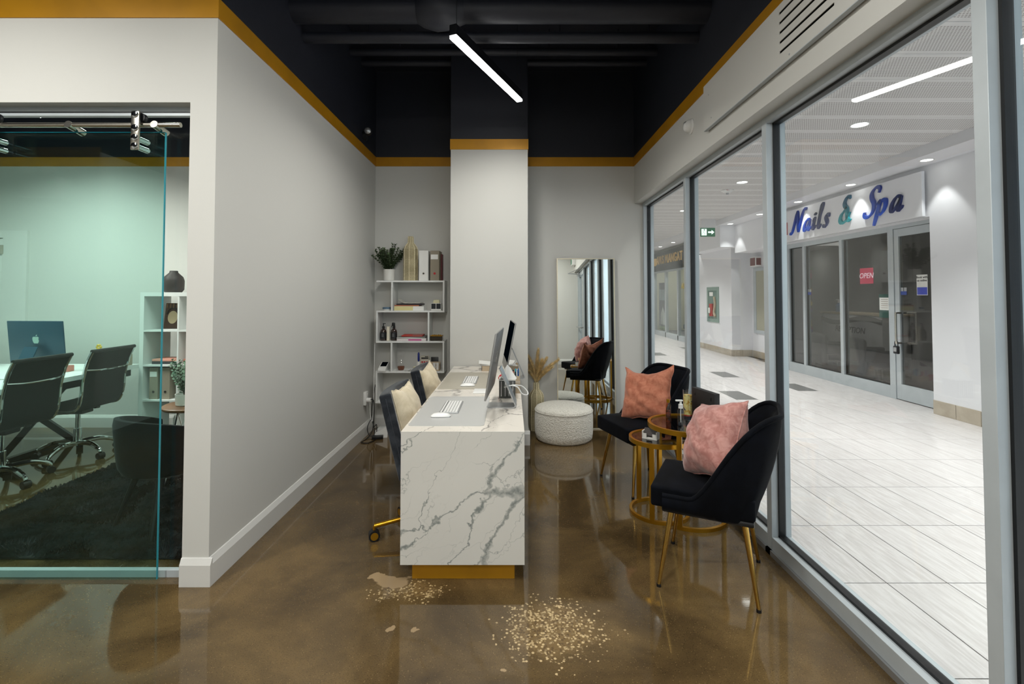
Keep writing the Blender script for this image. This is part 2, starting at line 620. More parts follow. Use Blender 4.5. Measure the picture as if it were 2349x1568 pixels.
def face_to(axis):
    """matrix that stands a text (drawn in XY, seen from +Z) upright so that it faces the given direction"""
    if axis == '-x':
        return Matrix(((0, 0, -1, 0), (-1, 0, 0, 0), (0, 1, 0, 0), (0, 0, 0, 1)))
    if axis == '-y':
        return Matrix(((1, 0, 0, 0), (0, 0, -1, 0), (0, 1, 0, 0), (0, 0, 0, 1)))
    if axis == '+y':
        return Matrix(((-1, 0, 0, 0), (0, 0, 1, 0), (0, 1, 0, 0), (0, 0, 0, 1)))
    if axis == '+x':
        return Matrix(((0, 0, 1, 0), (1, 0, 0, 0), (0, 1, 0, 0), (0, 0, 0, 1)))


T = Matrix.Translation

# ================================================================== THE ROOM SHELL
XL, XO, XR, YB, YF = -1.52, -1.655, 1.36, 5.37, 2.47     # left wall face, its office face, right wall face, back wall, office front
ZC = 3.95
struct('floor', MB().box(-6.2, 1.56, -2.7, YB + 0.1, -0.1, 0.0), 'floor')
struct('ceiling', MB().box(-6.2, 1.56, -2.7, YB + 0.1, ZC, ZC + 0.1), 'black_paint')


def wall(name, x0, x1, y0, y1, z0=0.0, z1=ZC, top=2.93):
    """light painted wall, black above the gold band"""
    lo = struct(name, MB().box(x0, x1, y0, y1, z0, min(top, z1)), 'paint')
    if z1 > top:
        MB().box(x0, x1, y0, y1, top, z1).build('upper_wall', 'black_paint', lo)
    return lo


wall('wall_back', -6.2, 1.56, YB, YB + 0.12)
wall('wall_column', -0.603, 0.155, 4.74, YB)
wall('wall_left', XO, XL, YF, YB)
wall('wall_office_front', -6.2, XO, YF, YF + 0.135, 2.44)
wall('wall_office_side', -6.2, -6.08, -2.7, YB)
wall('wall_rear', -4.27, 1.56, -2.62, -2.5)
wall('wall_rear_pier', -6.08, -4.27, -2.5, 0.0)
wall('wall_right', XR, 1.56, -2.62, YB, 2.465)
wall('wall_corridor', XR, 1.56, YB + 0.12, 21.0, top=3.3)

tn = [0]


def trim(x0, x1, y0, y1):
    tn[0] += 1
    struct('trim_%d' % tn[0], MB().box(x0, x1, y0, y1, 2.88, 2.982), 'gold_paint')


t_ = 0.006
trim(XL, -0.603, YB - t_, YB)
trim(0.155, XR, YB - t_, YB)
trim(-0.609, 0.161, 4.734, 4.74)
trim(0.155, 0.161, 4.74, YB - t_)
trim(-0.609, -0.603, 4.74, YB - t_)
trim(XL, XL + t_, YF - t_, YB - t_)
trim(-6.08, XL, YF - t_, YF)
trim(XR - t_, XR, -2.5, YB - t_)
trim(-6.08, XO, YB - t_, YB)
trim(-6.08, -4.27, 0.0, t_)
trim(-4.27, XR - t_, -2.5, -2.5 + t_)


def baseboard(name, p0, p1, nrm, h=0.135, d=0.02):
    """board with a sloped top edge, run from p0 to p1, standing off the wall along nrm"""
    p0, p1, nv = Vector(p0 + (0,)), Vector(p1 + (0,)), Vector(nrm + (0,))
    prof = [(0, 0), (d, 0), (d, h - 0.03), (0.006, h - 0.002), (0.0, h)]
    mb = MB()
    vs = [p + nv * a + Vector((0, 0, b)) for p in (p0, p1) for a, b in prof]
    n = len(prof)
    fs = [tuple(range(n)), tuple(range(2 * n - 1, n - 1, -1))] + [(i, i + n, (i + 1) % n + n, (i + 1) % n) for i in range(n)]
    mb.add(vs, fs)
    return struct(name, mb, 'paint_white', smooth=0)


baseboard('baseboard_left', (XL, YF), (XL, YB), (1, 0))
baseboard('baseboard_corner', (XO, YF), (XL + 0.02, YF), (0, -1))
baseboard('baseboard_back', (0.155, YB), (XR, YB), (0, -1))
baseboard('baseboard_alcove', (XL + 0.02, YB), (-0.603, YB), (0, -1))
baseboard('baseboard_column', (-0.603, 4.74), (0.175, 4.74), (0, -1))
baseboard('baseboard_column_side', (0.155, 4.74), (0.155, YB - 0.02), (1, 0))
baseboard('baseboard_office', (-6.08, YB), (XO, YB), (0, -1))
baseboard('baseboard_rear', (-4.27, -2.5), (XR, -2.5), (0, 1))

# exposed ducts and pipes under the black ceiling, running from wall to wall
for (nm, y, z, r, lab) in (('duct', 3.33, 3.43, 0.085, 'thick black round duct under the black ceiling, with a bulging collar'),
                           ('pipe', 3.50, 3.33, 0.04, 'black pipe under the black ceiling just behind the bulging duct'),
                           ('pipe', 4.50, 3.73, 0.035, 'high black pipe under the ceiling above the far end of the pendant'),
                           ('pipe', 4.86, 3.80, 0.035, 'high black pipe under the ceiling hard by the back wall'),
                           ('duct', 2.6, 3.5, 0.085, 'black round duct above the office front, nearer the doorway than the collared one')):
    root = thing(nm, lab, 'pipe' if nm == 'pipe' else 'duct')
    MB().cyl((XL, y, z), (XR, y, z), r, n=20).build('pipe_run', 'black_paint', root)
    for x in (-1.05, 0.35, 1.0):
        MB().cyl((x, y, z + r), (x, y, ZC), 0.006, n=6).build('hanger_rod', 'black_paint', root)
    if nm == 'duct' and y > 3:
        MB().lathe([(0.085, -0.16), (0.11, -0.12), (0.135, -0.03), (0.128, 0.04), (0.10, 0.13), (0.086, 0.17)], 20).build('collar', 'black_paint', root, (-0.50, y, z), (0, R(90), 0))

# ================================================================== STOREFRONT BETWEEN ROOM AND MALL
FX0, FX1, GX = 1.45, 1.56, 1.505
HEAD, SILL = 2.43, 0.10
MULL = [5.345, 4.06, 2.77, 1.485, 0.20, -1.09, -2.47]
for i, (ya, yb) in enumerate(zip(MULL, MULL[1:])):
    if i == 5:
        break
    mb = MB()
    h = 0.0245
    y1, y0 = ya - h, yb + h
    mb.box(FX0, FX1, y0, y1, 0.028, SILL).box(FX0, FX1, y0, y1, HEAD, 2.48)
    mb.box(FX0, FX1, ya - h, ya + h, 0.028, 2.48)
    if i == 0:
        mb.box(FX0, FX1, ya + h, YB, 0.0, 2.48)
    w = struct('window_%d' % (i + 1), mb, 'alu', bevel=0.0015)
    MB().box(GX - 0.003, GX + 0.003, y0 + 0.002, y1 - 0.002, SILL + 0.002, HEAD - 0.002).build('pane', 'clear_side', w, smooth=0)
    g = MB()
    for (a, b, c, d) in ((y0, y0 + 0.012, SILL, HEAD), (y1 - 0.012, y1, SILL, HEAD), (y0, y1, SILL, SILL + 0.012), (y0, y1, HEAD - 0.012, HEAD)):
        g.box(GX - 0.018, GX + 0.018, a, b, c, d)
    g.build('gasket', 'gasket', w, smooth=0)
    MB().box(FX0 - 0.012, FX1, yb - h, ya + h, 0.0, 0.028).build('sill_flashing', 'silver', w)
# the glazed entrance door at the end of the storefront (seen in the leaning mirror)
mb = MB()
for (a, b, c, d) in ((-1.2, -1.115, 0.01, HEAD), (-2.42, -2.33, 0.01, HEAD), (-2.33, -1.2, 0.01, 0.26), (-2.33, -1.2, 2.33, HEAD)):
    mb.box(1.475, 1.535, a, b, c, d)
dr = struct('door_1', mb, 'alu', bevel=0.002)
MB().box(GX - 0.003, GX + 0.003, -2.33, -1.2, 0.26, 2.33).build('pane', 'clear_side', dr, smooth=0)
MB().tube([(1.475, -2.36, 1.0), (1.40, -2.36, 1.0), (1.40, -1.2, 1.0), (1.475, -1.2, 1.0)], 0.014, 10).build('push_bar', 'silver', dr)
MB().rbox(1.40, 1.475, -2.3, -2.02, 2.345, 2.41, 0.006).tube([(1.42, -2.1, 2.38), (1.15, -1.9, 2.38), (1.40, -1.55, 2.47)], 0.01, 8).build('door_closer', 'silver', dr)
struct('trim_door_jamb', MB().box(FX0, FX1, -2.5, -2.42, 0, 2.48).box(FX0, FX1, -1.115, -1.0655, 0, 2.48).box(FX0, FX1, -2.42, -1.115, HEAD, 2.48), 'alu')

# slotted metal cover on the right wall, above the glass
pn = thing('vent_cover', 'long grey metal cover with five slots above the glass', 'vent cover')
ya, yb, z0, z1 = 1.30, 3.325, 2.581, 2.889
zs = [2.648 + 0.0489 * k for k in range(5)]
mb = MB().box(1.327, 1.331, 2.375, yb, z0, z1).box(1.327, 1.331, ya, 1.966, z0, z1)
prev = z0
for z in zs + [None]:
    top = z1 if z is None else z - 0.0065
    mb.box(1.327, 1.331, 1.966, 2.375, prev, top)
    prev = top if z is None else z + 0.0065
mb.box(1.331, XR, yb - 0.004, yb, z0, z1).box(1.331, XR, ya, yb, z1 - 0.004, z1)
mb.build('cover_sheet', 'paint', pn, smooth=0)
MB().box(1.345, 1.350, 1.9, 2.44, z0 + 0.02, z1 - 0.02).build('shade_backing', 'black', pn)  # black sheet standing in for the shade behind the slots
MB().box(1.327, 1.352, ya, yb, z0 - 0.004, z0).build('lower_lip', 'alu', pn)
for (y, z) in ((3.24, 2.80), (3.20, 2.63), (2.29, 2.60), (2.0, 2.87)):
    MB().lathe([(0.0, 0.003), (0.004, 0.002), (0.005, 0)], 10).build('screw', 'silver', pn, (1.327, y, z), (0, R(-90), 0))

ms = thing('motion_sensor', 'small white half-round motion sensor on the wall above the glass', 'sensor', (XR, 3.645, 2.725))
MB().lathe([(0.0, 0.014), (0.052, 0.014), (0.058, 0.006), (0.058, 0)], 28).build('base_plate', 'plastic_white', ms, rot=(0, R(-90), 0))
MB().ellipsoid((-0.014, 0, 0), (0.048, 0.046, 0.05)).build('lens_body', 'plastic_white', ms)
MB().rbox(-0.055, -0.02, -0.02, 0.02, 0.012, 0.035, 0.006).build('lens_window', 'silver', ms)

sc_ = thing('security_camera', 'small dark security camera with pale lens high on the black wall', 'camera', (XL, 4.93, 3.11))
MB().cyl((0, 0, -0.03), (0.03, 0, -0.03), 0.05, n=20).build('mount', 'black', sc_)
MB().tube([(0.03, 0, -0.02), (0.05, -0.01, 0.0), (0.055, -0.03, 0.0)], 0.018, 12).build('neck', 'black', sc_)
MB().cyl((0.055, -0.02, 0.0), (0.07, -0.10, -0.012), 0.035, n=20).build('barrel', 'black_metal', sc_)
MB().lathe([(0, 0.012), (0.02, 0.008), (0.03, 0)], 18).build('lens', 'silver', sc_, (0.07, -0.10, -0.012), (R(98), 0, R(10)))

# ================================================================== OFFICE FRONT: fixed glass and sliding glass door
fx = struct('window_6', MB().box(-6.08, XO, 2.535, 2.565, 0.0, 0.035).box(-6.08, XO, 2.535, 2.565, 2.395, 2.44), 'alu')
MB().box(-6.08, XO - 0.002, 2.547, 2.555, 0.03, 2.40).build('pane', glass('office_fixed_glass', (0.93, 0.97, 0.96, 1), 0.025), fx, smooth=0)
MB().box(-6.08, XO, 2.533, 2.536, 2.41, 2.416).build('gasket', 'gasket', fx)
d2 = thing('door_2', 'green tinted frameless sliding glass door hanging from a steel rail', None)
tag(d2, kind='structure')
GY = 2.500
gp = MB().box(-3.05, -1.800, GY - 0.005, GY + 0.005, 0.012, 2.292).build('pane', 'green_glass', d2, smooth=0)
MB().box(-1.800, -1.797, GY - 0.005, GY + 0.005, 0.012, 2.292).build('polished_edge', 'green_edge', gp, smooth=0)
MB().box(-3.05, -1.800, GY - 0.005, GY + 0.005, 2.292, 2.294).build('polished_edge', 'green_edge', gp, smooth=0)
MB().cyl((-3.4, 2.47, 2.322), (-1.702, 2.47, 2.322), 0.0125, n=20).build('rail', 'steel', d2)
for x in (-2.27, -1.83, -2.75):
    MB().cyl((x, 2.455, 2.322), (x, 2.545, 2.305), 0.019, n=16).build('rail_clamp', 'steel', d2)
for x in (-1.915, -2.66):
    hg = MB().rbox(x - 0.022, x + 0.022, 2.440, 2.450, 2.185, 2.385, 0.004).build('hanger', 'steel', d2)
    MB().lathe([(0, -0.012), (0.024, -0.012), (0.024, -0.006), (0.019, 0), (0.024, 0.006), (0.024, 0.012), (0, 0.012)], 20).build('roller', 'black_metal', hg, (x + 0.012, 2.47, 2.358), (R(90), 0, 0))
    for z in (2.367, 2.298, 2.248, 2.205):
        MB().lathe([(0.0, 0.004), (0.010, 0.006), (0.0165, 0.004), (0.0175, 0)], 20).build('bolt', 'chrome', hg, (x, 2.440, z), (R(90), 0, 0))
    for z in (2.248, 2.205):
        MB().cyl((x, 2.45, z), (x, 2.53, z), 0.014, n=14).build('standoff', 'chrome', hg)

# ================================================================== THE MALL
struct('floor_mall', MB().box(1.56, 9.0, -4.2, 21.0, -0.12, -0.004), 'grout')
fm = bpy.data.objects['floor_mall']
TX0, TY0, TW, TL = 1.8893, 1.8770, 0.305, 0.6105


def tile_mesh(name, mat, dx, dy):
    mb = MB()
    a, b, g = dx / 2 - 0.002, dy / 2 - 0.002, 0.0012
    mb.add([(-a, -b, -g), (a, -b, -g), (a, b, -g), (-a, b, -g), (-a + g, -b + g, 0), (a - g, -b + g, 0), (a - g, b - g, 0), (-a + g, b - g, 0)],
           [(4, 5, 6, 7), (0, 1, 5, 4), (1, 2, 6, 5), (2, 3, 7, 6), (3, 0, 4, 7)])
    me = bpy.data.meshes.new(name)
    me.from_pydata(mb.v, [], mb.f)
    me.materials.append(M[mat])
    return me


tm, td = tile_mesh('tile', 'mall_tile', TW, TL), tile_mesh('tile_dark', 'dark_tile', TW, TL)
dark_spots = ((4.51, 7.55), (3.29, 7.0), (3.73, 9.2), (4.7, 13.4), (3.7, 12.0), (4.5, 16.0))
far = MB()
n_t = 0
for j in range(-9, 31):
    for i in range(-1, 12):
        cx, cy = TX0 + (i + 0.5) * TW, TY0 + (j + 0.5) * TL
        if cx - TW / 2 < 1.55 or cx > 5.45:
            continue
        dk = any(abs(cx - a) < TW / 2 and abs(cy - b) < TL / 2 for a, b in dark_spots)
        inview = 1.3 < cy < 11.0 and cx / max(cy, 0.1) < 1.12
        if (inview or (dk and cy > 0)):
            o = bpy.data.objects.new('tile', td if dk else tm)
            COL.objects.link(o)
            o.location = (cx, cy, 0)
            o.parent = fm
            n_t += 1
        else:
            a, b = TW / 2 - 0.0016, TL / 2 - 0.0016
            far.add([(cx - a, cy - b, 0), (cx + a, cy - b, 0), (cx + a, cy + b, 0), (cx - a, cy + b, 0)], [(0, 1, 2, 3)])
tag(far.build('tile_field', 'mall_tile', fm, smooth=0), kind='stuff')

# perforated ceiling panels
ZM = 3.19
struct('ceiling_mall', MB().box(1.56, 9.0, -4.2, 21.0, ZM + 0.012, ZM + 0.1), 'mall_grey')
cm_ = bpy.data.objects['ceiling_mall']
pm_ = None
for k in range(-10, 40):
    cy = 3.45 + 0.4135 * (k + 0.5)
    if pm_ is None:
        pm_ = MB().rbox(-1.6, 1.62, -0.2035, 0.2035, -0.006, 0.012, 0.003, 1).build('ceiling_panel', 'perf', cm_, (3.15, cy, ZM), smooth=0)
    else:
        o = bpy.data.objects.new('ceiling_panel', pm_.data)
        COL.objects.link(o)
        o.location = (3.15, cy, ZM)
        o.parent = cm_
# soffits along both sides
struct('ceiling_soffit', MB().box(4.77, 5.6, -4.2, 21.0, 3.06, ZM), 'mall_white')
struct('ceiling_soffit_near', MB().box(1.56, 2.15, -4.2, 21.0, 3.06, ZM), 'mall_white')
# walls of the shop side
struct('wall_mall_pier', MB().box(5.17, 5.6, -4.2, 5.985, 0.0, 3.06), 'mall_white')
struct('wall_mall_fascia', MB().box(5.17, 5.6, 5.985, 11.23, 2.42, 3.06), 'mall_white')
struct('wall_mall_bulkhead', MB().box(4.83, 5.6, 11.23, 13.2, 2.56, 3.06), 'mall_white')
struct('wall_mall_corner', MB().box(5.2, 6.6, 11.5, 13.9, 0.0, 2.56), 'mall_white')
struct('wall_mall_recess', MB().box(5.68, 5.8, 9.55, 11.5, 0.0, 2.44), 'mall_white')
struct('wall_mall_party', MB().box(5.3, 5.8, 9.45, 9.55, 0.0, 2.42), 'mall_white')
struct('ceiling_recess', MB().box(5.6, 6.6, 9.55, 11.5, 2.42, 2.5), 'mall_white')
struct('wall_mall_end', MB().box(1.3, 9.0, 21.0, 21.1, -0.1, 3.2), 'mall_white')
wm = struct('wall_mall_assumed_entrance', MB().box(1.56, 1.8, -4.3, -4.2, 0, 3.2).box(4.9, 5.6, -4.3, -4.2, 0, 3.2).box(1.8, 4.9, -4.3, -4.2, 2.95, 3.2), 'mall_white')  # assumed unseen entrance opening that lets in the cool world light
# tiles at the foot of the pier and the corner
bt = None
k = 0
for y in [5.985 - 0.305 * i for i in range(14)]:
    o = MB().rbox(5.158, 5.17, y - 0.302, y - 0.003, 0.0, 0.168, 0.002, 1).build('base_tile', 'base_tile', bpy.data.objects['wall_mall_pier'], smooth=0)
for i in range(2):
    MB().rbox(5.2 + i * 0.24, 5.437 + i * 0.24, 11.488, 11.5, 0, 0.15, 0.002, 1).build('base_tile', 'base_tile', bpy.data.objects['wall_mall_corner'], smooth=0)
for i in range(8):
    MB().rbox(5.188, 5.2, 11.5 + i * 0.3, 11.797 + i * 0.3, 0, 0.15, 0.002, 1).build('base_tile', 'base_tile', bpy.data.objects['wall_mall_corner'], smooth=0)
for i in range(6):
    MB().rbox(5.668, 5.68, 9.6 + i * 0.31, 9.907 + i * 0.31, 0, 0.15, 0.002, 1).build('base_tile', 'base_tile', bpy.data.objects['wall_mall_recess'], smooth=0)


# downlights
def downlight(x, y, z, label, group, watts, r=0.075, spot=False):
    d = thing('downlight', label, 'downlight', (x, y, z), 0, group)
    MB().lathe([(r - 0.004, 0.004), (r, -0.003), (r + 0.012, -0.006), (r + 0.016, 0.0)], 24).build('rim', 'plastic_white', d)
    MB().lathe([(0, -0.001), (r, -0.001)], 24).build('lens', 'downlamp', d)
    ld = bpy.data.lights.new('downlight_lamp', 'SPOT' if spot else 'AREA')
    ld.energy = watts
    ld.color = (1.0, 0.975, 0.96)
    if spot:
        ld.spot_size = R(70)
        ld.spot_blend = 0.35
        ld.shadow_soft_size = 0.03
    else:
        ld.shape = 'DISK'
        ld.size = 2 * r
        ld.spread = R(105)
    lo = bpy.data.objects.new('downlight_lamp', ld)
    COL.objects.link(lo)
    lo.location = (0, 0, -0.012)
    lo.parent = d
    return d


for k in range(-2, 6):
    y = 4.908 + 2.53 * k
    downlight(3.55, y, ZM - 0.006, 'bright round downlight in the perforated mall ceiling', 'downlights in the mall ceiling', K_DOWN)
for k in range(-2, 6):
    downlight(1.98, 4.4 + 2.53 * k, 3.06, 'added unseen round downlight in the soffit just outside the glass storefront', 'added downlights outside the storefront', K_DOWN * 0.3)  # unseen row, added to light the storefront sill and mall floor
for k in range(-3, 10):
    downlight(4.96, 5.76 + 1.305 * k, 3.06, 'small round spot in the white soffit over the shop fronts', 'spots in the soffit', K_SOFFIT, 0.06, True)

sm = thing('smoke_detector', 'round white smoke detector under the perforated mall ceiling', 'smoke detector', (3.57, 8.0, ZM - 0.006))
MB().lathe([(0, -0.045), (0.05, -0.045), (0.085, -0.02), (0.10, -0.012), (0.10, 0)], 28).build('body', 'plastic_white', sm)
MB().lathe([(0, -0.075), (0.018, -0.075), (0.022, -0.045)], 16).build('sensor_tip', 'silver', sm)
MB().box(-0.05, 0.0, -0.088, -0.084, -0.02, -0.008).build('red_mark', 'red', sm)

# --------------------------- nail salon front
SX = 5.35
fr = MB()
for (a, b, c, d) in ((9.36, 9.41, 0, 2.42), (8.86, 8.93, 0.17, 2.34), (7.855, 7.925, 0.17, 2.34), (6.80, 6.90, 0, 2.42), (5.985, 6.02, 0, 2.42),
                     (6.90, 9.36, 2.34, 2.42), (6.90, 9.36, 0, 0.17), (6.02, 6.80, 2.37, 2.42)):
    fr.box(SX, SX + 0.1, a, b, c, d)
sp = struct('window_7', fr, 'alu', bevel=0.002)
for (a, b) in ((8.93, 9.36), (7.925, 8.86), (6.90, 7.855)):
    MB().box(SX + 0.045, SX + 0.05, a, b, 0.17, 2.34).build('pane', 'dark_glass', sp, smooth=0)
    g = MB()
    for (p, q, r_, s_) in ((a, a + 0.015, 0.17, 2.34), (b - 0.015, b, 0.17, 2.34), (a, b, 0.17, 0.185), (a, b, 2.325, 2.34)):
        g.box(SX + 0.03, SX + 0.06, p, q, r_, s_)
    g.build('gasket', 'gasket', sp, smooth=0)
mb = MB()
for (a, b, c, d) in ((6.715, 6.795, 0.01, 2.365), (6.025, 6.10, 0.01, 2.365), (6.10, 6.715, 0.01, 0.22), (6.10, 6.715, 2.26, 2.365)):
    mb.box(SX + 0.01, SX + 0.06, a, b, c, d)
d3 = struct('door_3', mb, 'alu', bevel=0.002)
MB().box(SX + 0.03, SX + 0.035, 6.10, 6.715, 0.22, 2.26).build('pane', 'dark_glass', d3, smooth=0)
MB().tube(smooth_path([(SX + 0.01, 6.70, 1.20), (SX - 0.05, 6.70, 1.20), (SX - 0.06, 6.70, 1.17), (SX - 0.06, 6.70, 0.82), (SX - 0.05, 6.70, 0.79), (SX + 0.01, 6.70, 0.79)], 4), 0.013, 10).build('pull_handle', 'steel', d3)
MB().tube(smooth_path([(SX + 0.06, 6.66, 1.20), (SX + 0.12, 6.60, 1.20), (SX + 0.13, 6.59, 1.17), (SX + 0.13, 6.59, 0.82), (SX + 0.12, 6.60, 0.79), (SX + 0.06, 6.66, 0.79)], 4), 0.013, 10).build('pull_handle', 'steel', d3)
lk = thing('key_lockbox', 'dark grey key lockbox hanging on the shop door handle', 'lockbox', (SX - 0.06, 6.70, 0.80))
MB().tube(smooth_path([(0, -0.025, -0.05), (0, -0.025, 0.0), (0, 0, 0.02), (0, 0.025, 0.0), (0, 0.025, -0.05)], 4), 0.006, 8).build('shackle', 'black', lk)
MB().rbox(-0.02, 0.02, -0.04, 0.04, -0.16, -0.05, 0.012).build('body', 'black_metal', lk)
MB().rbox(-0.023, -0.018, -0.025, 0.025, -0.13, -0.07, 0.004).build('keypad', 'silver', lk)

# sign board with raised script letters
sg = thing('shop_sign', 'white sign board with blue script letters above the dark shop front', 'sign')
MB().rbox(5.10, 5.14, 6.005, 9.55, 2.425, 2.992, 0.004).build('board', 'mall_white', sg, smooth=0)
for y in (6.5, 7.8, 9.1):
    MB().box(5.14, 5.17, y - 0.05, y + 0.05, 2.6, 2.8).build('standoff', 'alu', sg)


def script_letter(strokes, ox, oy, size, mat, thick=0.148, slant=0.30, nib=R(35)):
    """calligraphic letter: each stroke is a pen path, its width set by the pen angle"""
    mb = MB()
    for st in strokes:
        pts = smooth_path([(p[0], p[1], 0) for p in st], 7)
        k = len(pts)
        L, Rr = [], []
        for i, p in enumerate(pts):
            d = (pts[min(i + 1, k - 1)] - pts[max(i - 1, 0)]).normalized()
            ang = math.atan2(d.y, d.x)
            w = thick * (0.30 + 0.70 * abs(math.sin(ang - nib))) * 0.5
            e = min(i, k - 1 - i) / (k - 1)
            w *= 0.45 + 0.55 * min(1, e * 6)
            nrm = Vector((-d.y, d.x, 0))
            L.append(p + nrm * w)
            Rr.append(p - nrm * w)
        vs = []
        for a, b in zip(L, Rr):
            for q in (a, b):
                x = (q.x + q.y * slant) * size + ox
                y = q.y * size + oy
                vs += [(x, y, 0.0), (x, y, 0.028)]
        fs = []
        for i in range(k - 1):
            a, b = 4 * i, 4 * (i + 1)
            fs += [(a + 1, a + 3, b + 3, b + 1), (a, b, b + 2, a + 2), (a, a + 1, b + 1, b), (a + 2, b + 2, b + 3, a + 3)]
        fs += [(0, 2, 3, 1), (4 * k - 4, 4 * k - 3, 4 * k - 1, 4 * k - 2)]
        mb.add(vs, fs)
    mb.v = [tuple(T((5.10, 0, 0)) @ face_to('-x') @ Vector(p)) for p in mb.v]
    return mb.build('letter', mat, sg, smooth=50)


def grad(name, a, b):
    t = NT(name)
    s = t.n('SeparateXYZ', {0: t.coord()})
    return t.pbr(t.mix(t.step(s.outputs[2], 2.55, 2.88), C(a), C(b)), 0.45, Specular_IOR_Level=0.2)


M['sign_blue'] = grad('blue_letter_face', '#0847b5', '#082a80')
M['sign_navy'] = grad('navy_letter_face', '#041c5c', '#0a2052')
M['sign_teal'] = grad('teal_letter_face', '#04939c', '#064a66')
GL = {
    'N': [[(-.14, .04), (-.08, -.02), (.0, .05), (.08, .4), (.14, .8), (.20, .98)], [(.17, .98), (.27, .72), (.40, .3), (.50, .0)], [(.50, .0), (.54, .35), (.60, .75), (.70, .97), (.80, .98), (.84, .92)]],
    'a': [[(.36, .40), (.27, .48), (.14, .44), (.04, .28), (.03, .10), (.10, .0), (.20, .05), (.32, .24), (.38, .42)], [(.385, .47), (.36, .25), (.355, .08), (.40, .0), (.47, .05), (.52, .14)]],
    'i': [[(.0, .32), (.07, .45), (.085, .36), (.06, .12), (.10, .0), (.17, .04), (.23, .14)], [(.07, .66), (.10, .62), (.12, .66)]],
    'l': [[(.0, .32), (.10, .6), (.15, .86), (.13, .98), (.08, .9), (.06, .5), (.06, .14), (.11, .0), (.18, .04), (.24, .14)]],
    's': [[(.27, .36), (.24, .47), (.13, .47), (.08, .37), (.15, .25), (.22, .14), (.17, .01), (.06, -.01), (-.03, .08)]],
    '&': [[(.56, .34), (.48, .16), (.36, .02), (.18, -.02), (.05, .10), (.07, .30), (.22, .44), (.30, .54), (.20, .62), (.14, .76), (.22, .94), (.36, .97), (.42, .86)], [(.22, .52), (.34, .50), (.44, .20), (.56, .02), (.68, .06)]],
    'S': [[(.52, .78), (.54, .92), (.42, 1.0), (.26, .95), (.18, .80), (.24, .62), (.38, .44), (.42, .22), (.32, .04), (.14, -.02), (.0, .06), (-.02, .18)]],
    'p': [[(.0, .34), (.08, .47), (.10, .40), (.06, .0), (.02, -.38)], [(.10, .34), (.20, .48), (.34, .46), (.40, .28), (.34, .08), (.20, .0), (.09, .08)]],
}
# letters run from large Y (left, seen from the room) to small Y; text x = -Y
for ch, ox, mt in (('N', -8.78, 'sign_blue'), ('a', -8.44, 'sign_blue'), ('i', -8.20, 'sign_navy'), ('l', -8.06, 'sign_navy'), ('s', -7.90, 'sign_navy'),
                   ('&', -7.52, 'sign_teal'), ('S', -6.98, 'sign_blue'), ('p', -6.76, 'sign_blue'), ('a', -6.50, 'sign_navy')):
    script_letter(GL[ch], ox, 2.565, 0.385, mt)
text_mesh('letter', 'H', 0.30, 'red', sg, T((5.10, 9.05, 2.66)) @ face_to('-x') @ T((0, 0, 0.012)), 0.012, bold=0.012)

op = thing('open_sign', 'pink OPEN sign with white handwriting hanging behind the shop glass', 'sign', (SX + 0.075, 7.42, 1.74))
MB().rbox(-0.006, 0.006, -0.135, 0.135, -0.12, 0.12, 0.004).build('sign_panel', emit('pink_sign_face', '#e2305c', 0.9), op)
text_mesh('lettering', 'OPEN', 0.115, emit('white_neon', '#ffe3ea', 1.3), op, T((-0.008, 0, 0)) @ face_to('-x'), 0.001, shear=0.25)
MB().tube([(0, -0.1, 0.12), (0, -0.1, 0.6)], 0.0015, 5).tube([(0, 0.1, 0.12), (0, 0.1, 0.6)], 0.0015, 5).build('hanging_string', 'black', op)
ps = thing('booking_poster', 'white and blue booking poster stuck on the shop door', 'poster', (SX + 0.027, 6.36, 1.58))
MB().box(-0.001, 0.001, -0.085, 0.085, -0.135, 0.135).build('sheet', 'paper', ps)
MB().box(-0.002, -0.001, -0.078, 0.078, -0.128, -0.03).build('blue_print', plain('blue_print', '#3b49b4', 0.6), ps)
text_mesh('lettering', 'Book with\nus online', 0.042, 'black', ps, T((-0.0015, 0, 0.08)) @ face_to('-x'), 0.0004, bold=0.001)
nt = thing('notice_sheet', 'white notice on a green backing behind the shop glass', 'notice', (SX + 0.04, 7.03, 1.32))
MB().box(0.0, 0.002, -0.11, 0.10, -0.2, 0.14).build('green_backing', plain('green_card', '#12453d', 0.5), nt)
MB().box(-0.002, 0.0, -0.10, 0.09, -0.09, 0.09).build('sheet', 'paper', nt)
for q in range(5):
    MB().box(-0.003, -0.002, -0.07, 0.06, 0.06 - q * 0.03, 0.066 - q * 0.03).build('printed_line', 'taupe', nt)
for (y, nm, lab) in ((6.66, 'door', 'small blue card-payment sticker on the shop door'), (8.80, 'window', 'small blue card-payment sticker on the shop window')):
    st = thing('payment_sticker', lab, 'sticker', (SX + 0.026 if nm == 'door' else SX + 0.043, y, 1.50))
    MB().box(-0.001, 0.001, -0.05, 0.05, -0.05, 0.0).build('blue_part', plain('sticker_blue', '#27418f', 0.5), st)
    MB().box(-0.001, 0.001, -0.05, -0.005, 0.0, 0.05).box(-0.001, 0.001, 0.005, 0.05, 0.0, 0.05).build('grey_part', 'silver', st)

